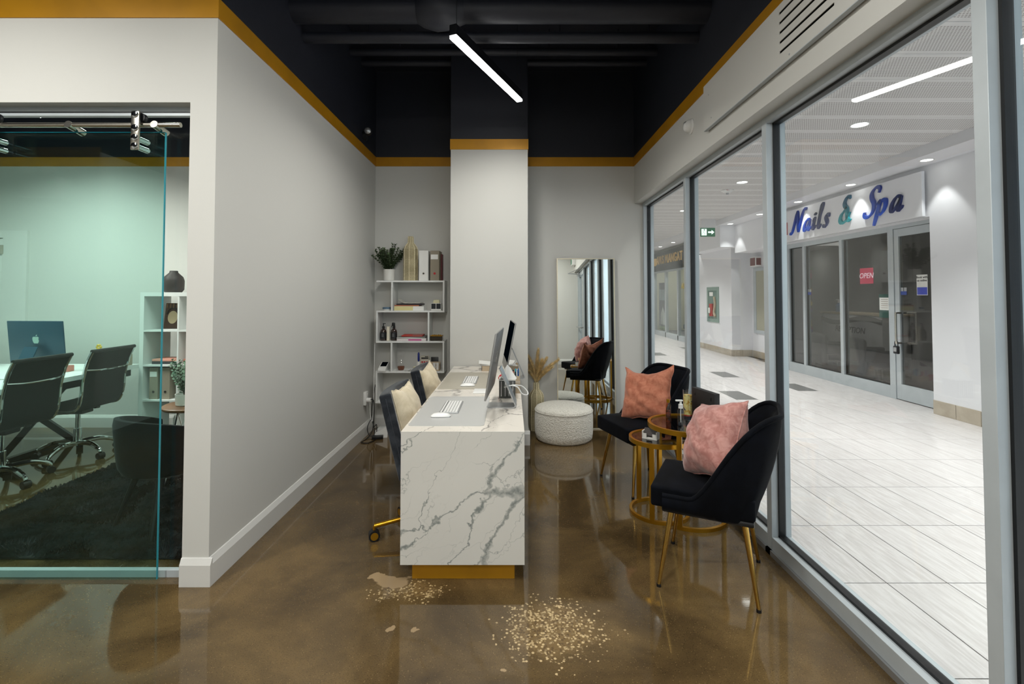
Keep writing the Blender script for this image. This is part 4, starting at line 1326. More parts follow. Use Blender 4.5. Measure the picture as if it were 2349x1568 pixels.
# ================================================================== PILLOWS
def pillow(name, label, mat, w, h, t, loc, mtx, seed=0, group=None, wr=0.012, n=26, sag=0.0):
    """square scatter cushion in local XZ, thickness along Y"""
    vs, fs = [], []

    def pt(u, v, s):
        e = (max(0, 1 - abs(u) ** 2.4) * max(0, 1 - abs(v) ** 2.4)) ** 0.55
        x = u * w / 2 * (1 - 0.10 * (1 - v * v) * abs(u))
        z = v * h / 2 * (1 - 0.10 * (1 - u * u) * abs(v))
        q = Vector((u * 2.2 + seed, v * 2.2, s * 3.0 + seed))
        nz = noise.noise(q) + 0.5 * noise.noise(q * 2.3)
        fold = math.sin((u * 3.5 + v * 5.0 + seed) * 2.2 + 2 * noise.noise(q)) * (1 - abs(v)) ** 0.3
        y = s * (t / 2) * e + s * e * (wr * nz + wr * 0.55 * fold)
        z += -sag * (1 - u * u) * (v + 1) * 0.5
        x += 0.010 * noise.noise(Vector((v * 3 + seed, 5, 1)))
        z += 0.010 * noise.noise(Vector((u * 3 + seed, 9, 4)))
        return (x, y, z)
    idx = {}
    for s in (1, -1):
        for i in range(n + 1):
            for j in range(n + 1):
                u, v = -1 + 2 * i / n, -1 + 2 * j / n
                u = math.sin(u * PI / 2) * 0.5 + u * 0.5
                v = math.sin(v * PI / 2) * 0.5 + v * 0.5
                edge = i in (0, n) or j in (0, n)
                if s == -1 and edge:
                    idx[(s, i, j)] = idx[(1, i, j)]
                    continue
                idx[(s, i, j)] = len(vs)
                vs.append(pt(u, v, s))
        for i in range(n):
            for j in range(n):
                q = (idx[(s, i, j)], idx[(s, i + 1, j)], idx[(s, i + 1, j + 1)], idx[(s, i, j + 1)])
                fs.append(q if s == -1 else tuple(reversed(q)))
    root = thing(name, label, 'pillow', loc, 0, group)
    root.rotation_euler = mtx.to_euler()
    MB().add(vs, fs).build('cover', mat, root, smooth=70)
    rim = [vs[idx[(1, i, 0)]] for i in range(n)] + [vs[idx[(1, n, j)]] for j in range(n)] + [vs[idx[(1, n - i, n)]] for i in range(n)] + [vs[idx[(1, 0, n - j)]] for j in range(n)]
    MB().tube(rim, 0.0035, 6, closed=True).build('piping', mat, root, smooth=70)
    return root


def orient(yaw, tilt, roll=0.0):
    """local -Y is turned to face the compass angle yaw (degrees from +X), leaned back by tilt, rolled in its own plane"""
    return Matrix.Rotation(R(yaw + 90), 3, 'Z') @ Matrix.Rotation(R(-tilt), 3, 'X') @ Matrix.Rotation(R(roll), 3, 'Y')


# ================================================================== SWIVEL CHAIRS AT THE DESK
def swivel_chair(loc, rz, lab):
    t = thing('swivel_chair', lab, 'chair', loc, rz, None)

    def bend(p):
        p.x += 0.10 * (p.y / 0.25) ** 2 * 0.35
        return p
    mb = MB()
    mb.M = T((-0.015, 0, 0.39)) @ Matrix.Rotation(R(-14), 4, 'Y')
    mb.rbox(0.0, 0.07, -0.245, 0.245, 0.0, 0.495, 0.03, 4, 6, bend)
    b = mb.build('backrest', 'charcoal', t, smooth=60)
    for s in (-1, 1):
        pts = []
        for k in range(12):
            q = bend(Vector((0.035, s * 0.246, 0.03 + k * 0.04)))
            pts.append(T((-0.015, 0, 0.39)) @ Matrix.Rotation(R(-14), 4, 'Y') @ q)
        MB().tube(pts, 0.0018, 5).build('stitched_seam', plain('seam_thread', '#353940', 0.8), b)
    MB().rbox(0.02, 0.44, -0.24, 0.24, 0.40, 0.50, 0.04, 4).build('seat', 'charcoal', t, smooth=60)
    MB().cyl((0.1, 0, 0.10), (0.1, 0, 0.40), 0.022, n=16).build('gas_column', 'gold', t)
    MB().lathe([(0, 0.125), (0.035, 0.125), (0.045, 0.10), (0.04, 0.075), (0, 0.075)], 20, (0.1, 0, 0)).build('hub', 'gold', t)
    for k in range(5):
        a = R(180 + 19 + 72 * k)
        c, s = math.cos(a), math.sin(a)
        arm = MB().tube([(0.1 + c * 0.03, s * 0.03, 0.115), (0.1 + c * 0.28, s * 0.28, 0.085)], 0.013, 12).build('base_arm', 'gold', t)
        ex_, ey_ = 0.1 + c * 0.28, s * 0.28
        MB().cyl((ex_, ey_, 0.085), (ex_, ey_, 0.045), 0.009, n=10).build('caster_stem', 'gold', arm)
        n_ = Vector((0.35, -0.94, 0)) if k == 0 else Vector((-s, c, 0))
        p = Vector((ex_, ey_, 0.032))
        MB().cyl(p - n_ * 0.022, p + n_ * 0.022, 0.032, n=20).build('caster_wheel', 'black', arm)
        MB().cyl(p - n_ * 0.023, p + n_ * 0.024, 0.022, n=18).build('caster_cap', 'gold', arm)
    return t


swivel_chair((-0.65, 3.0, 0), R(0), 'charcoal velvet swivel chair with gold caster base by the silver desk mat')
swivel_chair((-0.65, 3.85, 0), R(0), 'charcoal velvet swivel chair with gold caster base by the taupe desk mat')
pillow('throw_pillow', 'cream pillow on the swivel chair by the silver desk mat', 'cream', 0.45, 0.46, 0.16, (-0.634, 3.02, 0.668), orient(0, 14, 2), 1.3, wr=0.006)
pillow('throw_pillow', 'cream pillow on the swivel chair by the taupe desk mat', 'cream', 0.45, 0.46, 0.16, (-0.634, 3.87, 0.668), orient(0, 14, -3), 4.1, wr=0.006)


# ================================================================== VELVET SIDE CHAIRS
def side_chair(loc, rz, lab):
    """forward is local +X"""
    t = thing('side_chair', lab, 'chair', loc, rz)
    # wrap-around shell, lofted along a U from the front edge of one side round the back to the other
    path = []
    hw = 0.245
    rc_ = 0.15
    xs_f, xs_b = 0.20, -0.235
    N1, N2, N3 = 12, 10, 14
    for i in range(N1):
        path.append((xs_f + (xs_b + rc_ - xs_f) * i / N1, -hw, 0))
    for i in range(N2):
        a = R(-90 - 90 * i / N2)
        path.append((xs_b + rc_ + rc_ * math.cos(a), -hw + rc_ + rc_ * math.sin(a), 0))
    for i in range(N3 + 1):
        path.append((xs_b, -hw + rc_ + (2 * hw - 2 * rc_) * i / N3, 0))
    for i in range(1, N2 + 1):
        a = R(180 - 90 * i / N2)
        path.append((xs_b + rc_ + rc_ * math.cos(a), hw - rc_ + rc_ * math.sin(a), 0))
    for i in range(1, N1 + 1):
        path.append((xs_b + rc_ + (xs_f - xs_b - rc_) * i / N1, hw, 0))
    k = len(path)
    NV = 12
    vs, fs = [], []

    def top(x):
        u = (xs_f - x) / (xs_f - xs_b)
        s = max(0.0, min(1.0, (u - 0.28) / 0.68))
        s = s * s * (3 - 2 * s)
        return 0.455 + 0.42 * s

    P = [Vector(p) for p in path]
    for side in (0, 1):
        for i, p in enumerate(P):
            d = (P[min(i + 1, k - 1)] - P[max(i - 1, 0)]).normalized()
            nrm = Vector((d.y, -d.x, 0)) * -1          # outward
            if nrm.dot(p - Vector((0.0, 0, 0))) < 0:
                nrm = -nrm
            zt = top(p.x)
            lean = max(0.0, (xs_f - 0.10 - p.x) / (xs_f - xs_b))
            for j in range(NV + 1):
                f = j / NV
                z = 0.375 + (zt - 0.375) * f
                q = p.copy()
                hgt = max(0, z - 0.45)
                q.x -= hgt * 0.22 * lean
                q += nrm * (hgt * 0.06 - 0.035 * (1 - f) ** 3)
                if side == 0:
                    flute = 0.006 * abs(math.sin(i * PI / 3.0)) if 8 < i < k - 9 else 0.0
                    q += nrm * (0.018 * math.sin(PI * min(1, 0.15 + f * 0.85)) ** 0.5 * (1 if f < 1 else 0) + flute * min(1, 4 * (1 - f)))
                else:
                    q -= nrm * (0.022 if 0 < f < 1 else 0.012) * (1 if f < 1 else 0.5)
                vs.append((q.x, q.y, z))
    W = NV + 1
    for side in (0, 1):
        o = side * k * W
        for i in range(k - 1):
            for j in range(NV):
                a = o + i * W + j
                fs.append((a, a + W, a + W + 1, a + 1) if side == 0 else (a, a + 1, a + W + 1, a + W))
    o = k * W
    for i in range(k - 1):
        a, b = i * W + NV, o + i * W + NV
        fs.append((a, a + W, b + W, b))
        a, b = i * W, o + i * W
        fs.append((a, b, b + W, a + W))
    for i in (0, k - 1):
        for j in range(NV):
            a, b = i * W + j, o + i * W + j
            fs.append((a, a + 1, b + 1, b))
    sh = MB().add(vs, fs).build('backrest', 'navy', t, smooth=60)
    rim = [Vector(vs[i * W + NV]) * 0.5 + Vector(vs[o + i * W + NV]) * 0.5 for i in range(k)]
    MB().tube(rim, 0.013, 8).build('rolled_edge', 'navy', sh, smooth=80)

    def puff(p):
        if p.z > 0.45:
            p.z += 0.018 * (1 - (p.x / 0.27) ** 2) * (1 - (p.y / 0.24) ** 2)
        if p.x < -0.05:
            p.y *= 1 - 0.5 * max(0, (-p.x - 0.08)) 
        return p
    MB().rbox(-0.215, 0.262, -0.226, 0.226, 0.388, 0.49, 0.035, 4, 7, puff).build('seat', 'navy', t, smooth=60)
    MB().rbox(-0.21, 0.21, -0.215, 0.215, 0.362, 0.39, 0.01).build('seat_base', 'black', t)
    for sx in (-1, 1):
        for sy in (-1, 1):
            lg = MB().cyl((sx * 0.165, sy * 0.175, 0.375), (sx * 0.222, sy * 0.232, 0.012), 0.0150, 0.0085, 14).build('leg', 'brass', t)
            MB().lathe([(0, 0), (0.011, 0), (0.011, 0.014), (0, 0.014)], 12, (sx * 0.2225, sy * 0.2325, 0)).build('foot_cap', 'black', lg)
    return t


side_chair((1.0345, 2.5675, 0), R(153.4), 'black velvet chair with brass legs and the dusty pink pillow')
side_chair((0.9995, 3.7826, 0), R(-161.8), 'black velvet chair with brass legs beside the leaning mirror')
pillow('throw_pillow', 'dusty pink pillow slumped on the black chair closer to the doorway', 'pink', 0.40, 0.40, 0.23, (1.055, 2.545, 0.70), orient(186, 24, -16), 7.7, wr=0.014)
pillow('throw_pillow', 'coral pillow on the black chair beside the leaning mirror', 'coral', 0.42, 0.42, 0.16, (1.035, 3.745, 0.70), orient(222, 24, -9), 2.2, wr=0.016, sag=0.045)

# ================================================================== NESTING TABLES
lt = thing('side_table', 'lower round gold side table with smoked glass top, holding the card holder', 'table', (0.985, 3.285, 0))
MB().ring_bar(0.195, 0.018, 0.472, 0.50).build('top_ring', 'gold', lt)
MB().lathe([(0, 0.487), (0.178, 0.487), (0.178, 0.495), (0, 0.495)], 48).build('glass_top', 'smoke', lt, smooth=20)
MB().ring_bar(0.195, 0.018, 0.0, 0.022).build('floor_ring', 'gold', lt)
for a in (0, 120, 240):
    mb = MB()
    mb.M = Matrix.Rotation(R(a), 4, 'Z')
    mb.box(0.177, 0.195, -0.015, 0.015, 0.022, 0.472).build('leg', 'gold', lt)
bt_ = thing('side_table', 'taller round gold side table with smoked glass top, holding bottles and candle', 'table', (1.16, 3.25, 0))
MB().ring_bar(0.25, 0.02, 0.572, 0.602).build('top_ring', 'gold', bt_)
MB().lathe([(0, 0.588), (0.231, 0.588), (0.231, 0.596), (0, 0.596)], 56).build('glass_top', 'smoke', bt_, smooth=20)
MB().ring_bar(0.25, 0.02, 0.0, 0.022, a0=R(-124), a1=R(124)).build('floor_ring', 'gold', bt_)
for a in (0, 120, 240):
    mb = MB()
    mb.M = Matrix.Rotation(R(a), 4, 'Z')
    mb.box(0.23, 0.25, -0.015, 0.015, 0.022, 0.572).build('leg', 'gold', bt_)

cd = thing('card_holder', 'white card holder with dark business cards on the lower gold table', 'card holder', (0.925, 3.26, 0.4955), R(-35))
MB().box(-0.05, 0.05, -0.03, 0.03, 0, 0.008).box(-0.05, 0.05, 0.022, 0.03, 0.008, 0.055).box(-0.05, -0.044, -0.03, 0.022, 0.008, 0.05).box(0.044, 0.05, -0.03, 0.022, 0.008, 0.05).box(-0.05, -0.02, -0.03, -0.024, 0.008, 0.035).box(0.02, 0.05, -0.03, -0.024, 0.008, 0.035).build('tray_body', 'ceramic', cd)
MB().rbox(-0.042, 0.042, -0.012, 0.012, 0.0, 0.052, 0.001, 1).build('business_card', plain('dark_card', '#3a3331', 0.5), cd, (0, -0.002, 0.014), (R(-18), 0, 0))
ZT = 0.5965
pf = thing('spray_bottle', 'slim amber glass spray bottle with gold cap on the taller table', 'bottle', (1.055, 3.30, ZT))
am = glass('amber_clear', (0.88, 0.68, 0.48, 1), 0.08)
MB().lathe([(0, 0.0), (0.017, 0.0), (0.017, 0.11), (0.012, 0.12), (0.011, 0.128)], 20).build('bottle_body', am, pf)
MB().lathe([(0, 0.004), (0.0155, 0.004), (0.0155, 0.075), (0, 0.075)], 20).build('liquid', glass('amber_liquid', (0.72, 0.46, 0.26, 1), 0.06), pf)
MB().lathe([(0.0115, 0.128), (0.0115, 0.15), (0, 0.15)], 16).build('cap', 'gold', pf)
hs = thing('hand_sanitizer', 'clear pump bottle of sanitizer with white pump on the taller table', 'bottle', (1.105, 3.20, ZT))
MB().lathe([(0, 0.0), (0.019, 0.0), (0.021, 0.006), (0.021, 0.095), (0.014, 0.112), (0.013, 0.115)], 20).build('bottle_body', glass('clear_plastic', (0.93, 0.95, 0.96, 1), 0.07), hs)
MB().lathe([(0, 0.004), (0.019, 0.004), (0.019, 0.04), (0, 0.04)], 20).build('liquid', glass('gel', (0.85, 0.88, 0.9, 1), 0.06), hs)
MB().lathe([(0.0145, 0.112), (0.0145, 0.138), (0.007, 0.142), (0.007, 0.158), (0, 0.158)], 16).cyl((0, 0, 0.02), (0, 0, 0.112), 0.003, n=8).rbox(-0.034, 0.014, -0.009, 0.009, 0.157, 0.167, 0.004).build('pump', 'plastic_white', hs)
cn = thing('glass_candle', 'tall glass candle with painted yellow and blue wrap on the taller table', 'candle', (1.20, 3.335, ZT))
MB().lathe([(0, 0.0), (0.031, 0.0), (0.031, 0.205), (0.029, 0.205), (0.029, 0.006), (0, 0.006)], 24).build('glass_jar', 'clear', cn)


def _candle():
    t = NT('painted_candle_wrap')
    co = t.coord()
    s = t.n('SeparateXYZ', {0: co})
    nz = t.noise(co, 38, 3, 0.5, 1.0)
    c = t.mix(t.step(nz, 0.38, 0.6), C('#b98a2a'), C('#d9cf8c'))
    c = t.mix(t.step(t.noise(co, 26, 1, 0.5, 0.6), 0.60, 0.64), c, C('#1d2a4d'))
    c = t.mix(t.step(s.outputs[2], 0.035, 0.03), c, C('#1b1d2c'))
    c = t.mix(t.math('MULTIPLY', t.step(s.outputs[2], 0.03, 0.034), t.step(s.outputs[2], 0.042, 0.038)), c, C('#a51d20'))
    return t.pbr(c, 0.35)


MB().lathe([(0, 0.007), (0.0285, 0.007), (0.0285, 0.172), (0, 0.172)], 24).build('wax_fill', _candle(), cn)
bx = thing('display_box', 'black square display frame standing on the taller gold table', 'display frame', (1.295, 3.27, ZT), math.atan2(-0.25, 0.056))
MB().rbox(-0.125, 0.125, -0.02, 0.02, 0.0, 0.215, 0.003).build('frame_body', plain('matt_black_board', '#1d1a1a', 0.6), bx)
for x in (-0.09, 0.09):
    MB().rbox(x - 0.005, x + 0.005, -0.022, -0.019, 0.165, 0.185, 0.001).build('hanger_slot', 'black', bx)

# ================================================================== MIRROR, OTTOMAN, PAMPAS VASE
mr = thing('leaning_mirror', 'tall rectangular mirror in a thin pale frame leaning on the wall', 'mirror', (0.808, 5.288, 0.0), R(1.3))
mr.rotation_euler = (R(-1.5), 0, R(-1.2))
w, h = 0.317, 1.852
MB().box(-w, w, -0.002, 0.012, 0.0, h).build('backing', 'black', mr)
MB().box(-w + 0.008, w - 0.008, -0.004, -0.002, 0.008, h - 0.008).build('mirror_glass', 'mirror', mr, smooth=0)
pale = plain('champagne_metal', '#d8cfb8', 0.3, 0.6)
MB().box(-w, -w + 0.01, -0.016, 0.014, 0, h).box(w - 0.01, w, -0.016, 0.014, 0, h).box(-w + 0.01, w - 0.01, -0.016, 0.014, 0, 0.01).box(-w + 0.01, w - 0.01, -0.016, 0.014, h - 0.01, h).build('frame', pale, mr)

ot = thing('ottoman', 'round cream boucle ottoman in front of the leaning mirror', 'ottoman', (0.525, 4.965, 0))


def lump(a, z):
    return 1 + 0.006 * noise.noise(Vector((math.cos(a) * 9, math.sin(a) * 9, z * 30)))


MB().lathe([(0, 0.0), (0.265, 0.0), (0.286, 0.02), (0.293, 0.08), (0.295, 0.16), (0.294, 0.24), (0.288, 0.285)], 72, wob=lump).build('side', 'boucle', ot, smooth=80)
MB().lathe([(0.288, 0.285), (0.292, 0.295), (0.28, 0.315), (0.235, 0.332), (0.14, 0.342), (0, 0.345)], 72, wob=lump).build('top', 'boucle', ot, smooth=80)
MB().tube([(0.291 * math.cos(2 * PI * i / 72), 0.291 * math.sin(2 * PI * i / 72), 0.288) for i in range(72)], 0.005, 6, closed=True).build('seam_piping', 'boucle', ot)


def wicker_vase(name, lab, loc, r, h):
    """octagonal woven vase with a narrow neck"""
    t = thing(name, lab, 'vase', loc)
    n = 40

    def octo(a, z):
        q = (a % (PI / 4)) - PI / 8
        return 1.0 / math.cos(q) * math.cos(PI / 8) if z < h * 0.70 else 1.0
    prof = [(0, 0), (r, 0)]
    rows = int(h * 0.70 / 0.007)
    for i in range(rows):
        z = 0.003 + i * (h * 0.70 / rows)
        prof += [(r * 0.985, z), (r * 1.01, z + 0.0035)]
    prof += [(r * 0.99, h * 0.70), (r * 0.86, h * 0.76), (r * 0.62, h * 0.81), (r * 0.40, h * 0.85), (r * 0.36, h * 0.87), (r * 0.37, h * 0.99), (r * 0.34, h), (r * 0.25, h), (r * 0.25, h * 0.9), (0, h * 0.9)]
    MB().lathe(prof, n, wob=octo).build('woven_body', 'wicker', t, smooth=50)
    for k in range(8):
        a = PI / 4 * k
        c, s = math.cos(a), math.sin(a)
        pts = [(c * r * 1.01, s * r * 1.01, 0.0), (c * r * 1.01, s * r * 1.01, h * 0.70), (c * r * 0.88, s * r * 0.88, h * 0.76), (c * r * 0.64, s * r * 0.64, h * 0.812), (c * r * 0.42, s * r * 0.42, h * 0.85), (c * r * 0.39, s * r * 0.39, h * 0.99)]
        MB().tube(pts, 0.0036, 6).build('rib', 'rush', t)
    return t


wicker_vase('woven_vase', 'tall woven seagrass vase holding pampas grass on the floor', (0.262, 5.268, 0), 0.078, 0.51)
for i, (dx, dy, hh, bx_) in enumerate(((-0.16, 0.0, 0.30, 0.02), (-0.08, -0.05, 0.31, 0), (0.02, 0.02, 0.36, 0), (0.10, -0.02, 0.28, 0), (0.22, -0.03, 0.27, 0), (0.15, -0.06, 0.20, 0), (-0.13, -0.05, 0.22, 0), (0.05, -0.07, 0.27, 0))):
    pg = thing('pampas_stalk', 'dried golden pampas plume standing in the woven floor vase', 'pampas grass', (0.262, 5.268, 0.47), 0, 'pampas plumes in the floor vase')
    pts = smooth_path([(dx * 0.03, dy * 0.03, 0), (dx * 0.12, dy * 0.2, hh * 0.3), (dx * 0.45, dy * 0.6, hh * 0.66), (dx, dy, hh)], 7)
    MB().tube(pts, 0.002, 5).build('stalk', 'pampas', pg)
    mb = MB()
    rnd = random.Random(40 + i)
    k0 = int(len(pts) * 0.22)
    for q in range(k0, len(pts) - 1):
        f = (q - k0) / (len(pts) - k0)
        rad = 0.034 * math.sin(PI * min(1, 0.15 + f * 0.85)) ** 0.7 + 0.004
        d = (pts[q + 1] - pts[q]).normalized()
        for _ in range(46):
            a = rnd.uniform(0, 2 * PI)
            o_ = d.orthogonal().normalized()
            o_ = Matrix.Rotation(a, 3, d) @ o_
            st_ = pts[q] + (pts[q + 1] - pts[q]) * rnd.random()
            tip = st_ + o_ * rad * rnd.uniform(0.45, 1.05) + d * rnd.uniform(0.025, 0.055)
            side = d.cross(o_).normalized() * 0.0022
            mb.add([tuple(st_ - side), tuple(st_ + side), tuple(tip + side * 0.4), tuple(tip - side * 0.4)], [(0, 1, 2, 3)])
    tag(mb.build('plume', 'pampas', pg, smooth=0), kind='stuff')


# ================================================================== OPEN SHELF IN THE ALCOVE AND WHAT STANDS ON IT
SXa, SXb, SY0, SY1 = -1.432, -0.712, 5.12, 5.345
lev = [1.602, 1.284, 0.964, 0.648, 0.332, 0.03]
sh = thing('open_shelf', 'white zigzag open shelf unit standing in the alcove', 'shelf')
for z in lev:
    MB().box(SXa, SXb, SY0, SY1, z - 0.018, z).build('shelf_board', 'white', sh, smooth=0, bevel=0.001)
for i in range(5):
    za, zb = lev[i + 1], lev[i] - 0.018
    for x in ((-1.276, -0.730) if i % 2 == 0 else (-1.432, -0.888)):
        MB().box(x, x + 0.017, SY0 + 0.0005, SY1, za, zb).build('upright', 'white', sh, smooth=0)
MB().box(SXa, SXb, SY0, SY1, 0.0, 0.012).build('base_board', 'white', sh, smooth=0)


def leafy(root, n_stems, hgt, spread, leaf, mat, seed, base_z, leaf_n=26, tube_r=0.0018):
    rnd = random.Random(seed)
    for k in range(n_stems):
        a = 2 * PI * k / n_stems + rnd.uniform(-0.4, 0.4)
        sp_ = spread * rnd.uniform(0.25, 1.0)
        hh = hgt * rnd.uniform(0.62, 1.0) * (1 - 0.25 * sp_ / spread)
        pts = smooth_path([(0.01 * math.cos(a), 0.01 * math.sin(a), base_z - 0.01), (sp_ * 0.35 * math.cos(a), sp_ * 0.35 * math.sin(a), base_z + hh * 0.4), (sp_ * 0.75 * math.cos(a), sp_ * 0.75 * math.sin(a), base_z + hh * 0.75), (sp_ * math.cos(a), sp_ * math.sin(a), base_z + hh)], 8)
        mb = MB().tube(pts, tube_r, 5)
        mb.m = 1
        for q in range(leaf_n):
            f = 0.16 + 0.84 * q / leaf_n
            i0 = min(int(f * (len(pts) - 1)), len(pts) - 2)
            p = pts[i0].lerp(pts[i0 + 1], f * (len(pts) - 1) - i0)
            d = (pts[i0 + 1] - pts[i0]).normalized()
            for s in (0, PI):
                o_ = Matrix.Rotation(q * 1.3 + s + rnd.uniform(-0.3, 0.3), 3, d) @ d.orthogonal().normalized()
                L = leaf * rnd.uniform(0.7, 1.15) * (1.0 - 0.35 * f)
                w_ = L * 0.40
                dirv = (o_ * 0.85 + d * 0.5).normalized()
                sd = dirv.cross(d).normalized()
                up = sd.cross(dirv) * L * 0.10
                mb.add([tuple(p), tuple(p + dirv * L * 0.35 + sd * w_ + up), tuple(p + dirv * L * 0.8 + sd * w_ * 0.7 + up), tuple(p + dirv * L), tuple(p + dirv * L * 0.8 - sd * w_ * 0.7 + up), tuple(p + dirv * L * 0.35 - sd * w_ + up)],
                       [(0, 1, 2, 3), (0, 3, 4, 5)])
        mb.build('leafy_stem', ['stem', mat], root, smooth=0)


pp = thing('potted_plant', 'eucalyptus plant in a white pot on top of the open shelf', 'plant', (-1.325, 5.225, lev[0]))
MB().lathe([(0, 0), (0.052, 0), (0.058, 0.006), (0.061, 0.122), (0.056, 0.122), (0.055, 0.10), (0, 0.10)], 28).build('pot', 'ceramic', pp)
MB().lathe([(0, 0.105), (0.055, 0.104)], 20).build('soil', 'stem', pp)
leafy(pp, 26, 0.33, 0.19, 0.038, 'leaf', 5, 0.10, 17)
wicker_vase('woven_vase', 'tall woven seagrass vase standing on top of the open shelf', (-1.093, 5.22, lev[0]), 0.075, 0.478)


def binder(x, w, y0, z, h, d, mat, lab, ring, label_card, group=None):
    b = thing('binder', lab, 'binder', (x, y0, z))
    MB().box(0, w, 0, 0.004, 0, h).box(0, 0.003, 0.004, d, 0, h).box(w - 0.003, w, 0.004, d, 0, h).build('cover', mat, b, smooth=0)
    MB().box(0.004, w - 0.004, 0.02, d - 0.005, 0.004, h - 0.008).build('paper_block', 'paper', b)
    MB().lathe([(0.0075, 0), (0.0125, 0), (0.0125, 0.002), (0.0075, 0.002), (0.0075, 0)], 18).build('finger_ring', 'steel' if ring == 'steel' else 'red', b, (w / 2, -0.0005, h * 0.235), (R(90), 0, 0))
    MB().lathe([(0, 0), (0.0075, 0)], 16).build('finger_hole', 'black' if ring == 'steel' else 'red', b, (w / 2, -0.0008, h * 0.235), (R(90), 0, 0))
    if label_card:
        MB().box(w * 0.05, w * 0.87, -0.001, 0.0, h * 0.71, h * 0.87).build('label_card', 'paper', b)
    return b


binder(-0.988, 0.098, 5.145, lev[0], 0.318, 0.195, 'paper', 'white lever arch binder on top of the open shelf', 'steel', False)
binder(-0.868, 0.094, 5.145, lev[0], 0.318, 0.195, 'taupe', 'taupe binder with a red finger ring on top of the open shelf', 'red', True)
tag(MB().rbox(-0.773, -0.757, 5.26, 5.34, lev[0], lev[0] + 0.29, 0.002, 1).build('book', plain('dark_red_cover', '#5a1119', 0.5)), 'slim dark red book beside the taupe binder', 'book')

z = lev[1]
ds = thing('coaster_dish', 'small blue-grey lidded dish on the open shelf', 'dish', (-1.335, 5.19, z))
MB().lathe([(0, 0), (0.042, 0), (0.046, 0.014), (0, 0.014)], 24).build('dish_base', 'ceramic', ds)
MB().lathe([(0.046, 0.014), (0.048, 0.028), (0.04, 0.036), (0, 0.037)], 24).build('lid', plain('slate_blue', '#5c7488', 0.5), ds)
bb = thing('gift_box', 'long flat white box with a cream side under the folders', 'box', (-1.248, 5.14, z))
MB().box(0, 0.315, 0, 0.17, 0, 0.046).build('box_body', 'paper', bb)
MB().box(0.002, 0.20, -0.001, 0, 0.002, 0.044).build('cream_side', plain('cream_print', '#d9cf95', 0.6), bb)
tag(MB().rbox(-1.245, -0.985, 5.14, 5.31, z + 0.046, z + 0.058, 0.001, 1).build('folder', plain('orange_folder', '#b06a45', 0.6)), 'orange folder lying on the flat white box', 'folder')
tag(MB().rbox(-1.225, -0.955, 5.145, 5.31, z + 0.058, z + 0.073, 0.001, 1).build('notebook', plain('dark_notebook', '#231a22', 0.5)), 'dark notebook lying on the orange folder', 'notebook')
mb = MB()
vs, fs = [], []
for i in range(13):
    x = -1.205 + 0.235 * i / 12
    zz = z + 0.0745 + 0.038 * max(0, 1 - i / 4.0) ** 2 + 0.004 * math.sin(i * 0.9) ** 2
    vs += [(x, 5.15, zz), (x, 5.30, zz), (x, 5.15, zz + 0.006), (x, 5.30, zz + 0.006)]
for i in range(12):
    a, b = 4 * i, 4 * i + 4
    fs += [(a, b, b + 1, a + 1), (a + 2, a + 3, b + 3, b + 2), (a, a + 2, b + 2, b), (a + 1, b + 1, b + 3, a + 3)]
fs += [(0, 1, 3, 2), (48, 50, 51, 49)]
tag(MB().add(vs, fs).build('magazine', plain('grey_pages', '#b9b8ae', 0.7)), 'curled pale magazine on top of the dark notebook', 'magazine')
pcb = thing('photo_cube', 'black and white photo cube with cream top on the open shelf', 'photo cube', (-0.803, 5.18, z), R(0))
MB().rbox(-0.052, 0.052, -0.045, 0.045, 0, 0.078, 0.002, 1).build('cube_body', 'paper', pcb)
for a, b in ((-0.049, -0.003), (0.003, 0.049)):
    MB().box(a, b, -0.0462, -0.045, 0.018, 0.074).build('dark_photo', 'label_black', pcb)
MB().lathe([(0, 0.116), (0.036, 0.112), (0.045, 0.096), (0.045, 0.078)], 4).build('cream_top', plain('cream_top', '#d2cba6', 0.6), pcb, rot=(0, 0, R(45)))

z = lev[2]


def amber_bottle(x, y, lab, spray):
    b = thing('pump_bottle', lab, 'bottle', (x, y, z))
    MB().lathe([(0, 0), (0.031, 0), (0.033, 0.005), (0.033, 0.095), (0.027, 0.113), (0.013, 0.124), (0.013, 0.135)], 24).build('bottle_body', 'amber', b)
    MB().lathe([(0.0335, 0.02), (0.0335, 0.088)], 24).build('label_wrap', 'label_black', b)
    for q in range(3):
        MB().box(-0.012, 0.012, -0.0345, -0.0337, 0.07 - q * 0.013, 0.073 - q * 0.013).build('printed_line', 'silver', b)
    if spray:
        MB().lathe([(0.014, 0.13), (0.014, 0.158), (0, 0.158)], 14).rbox(-0.022, 0.012, -0.01, 0.01, 0.156, 0.19, 0.007).tube([(-0.02, 0, 0.165), (-0.028, 0, 0.14)], 0.004, 6).build('spray_head', 'black', b)
    else:
        MB().lathe([(0.014, 0.13), (0.014, 0.152), (0.005, 0.154), (0.005, 0.178), (0, 0.178)], 14).rbox(-0.006, 0.024, -0.005, 0.005, 0.176, 0.184, 0.002).build('pump', 'black', b)


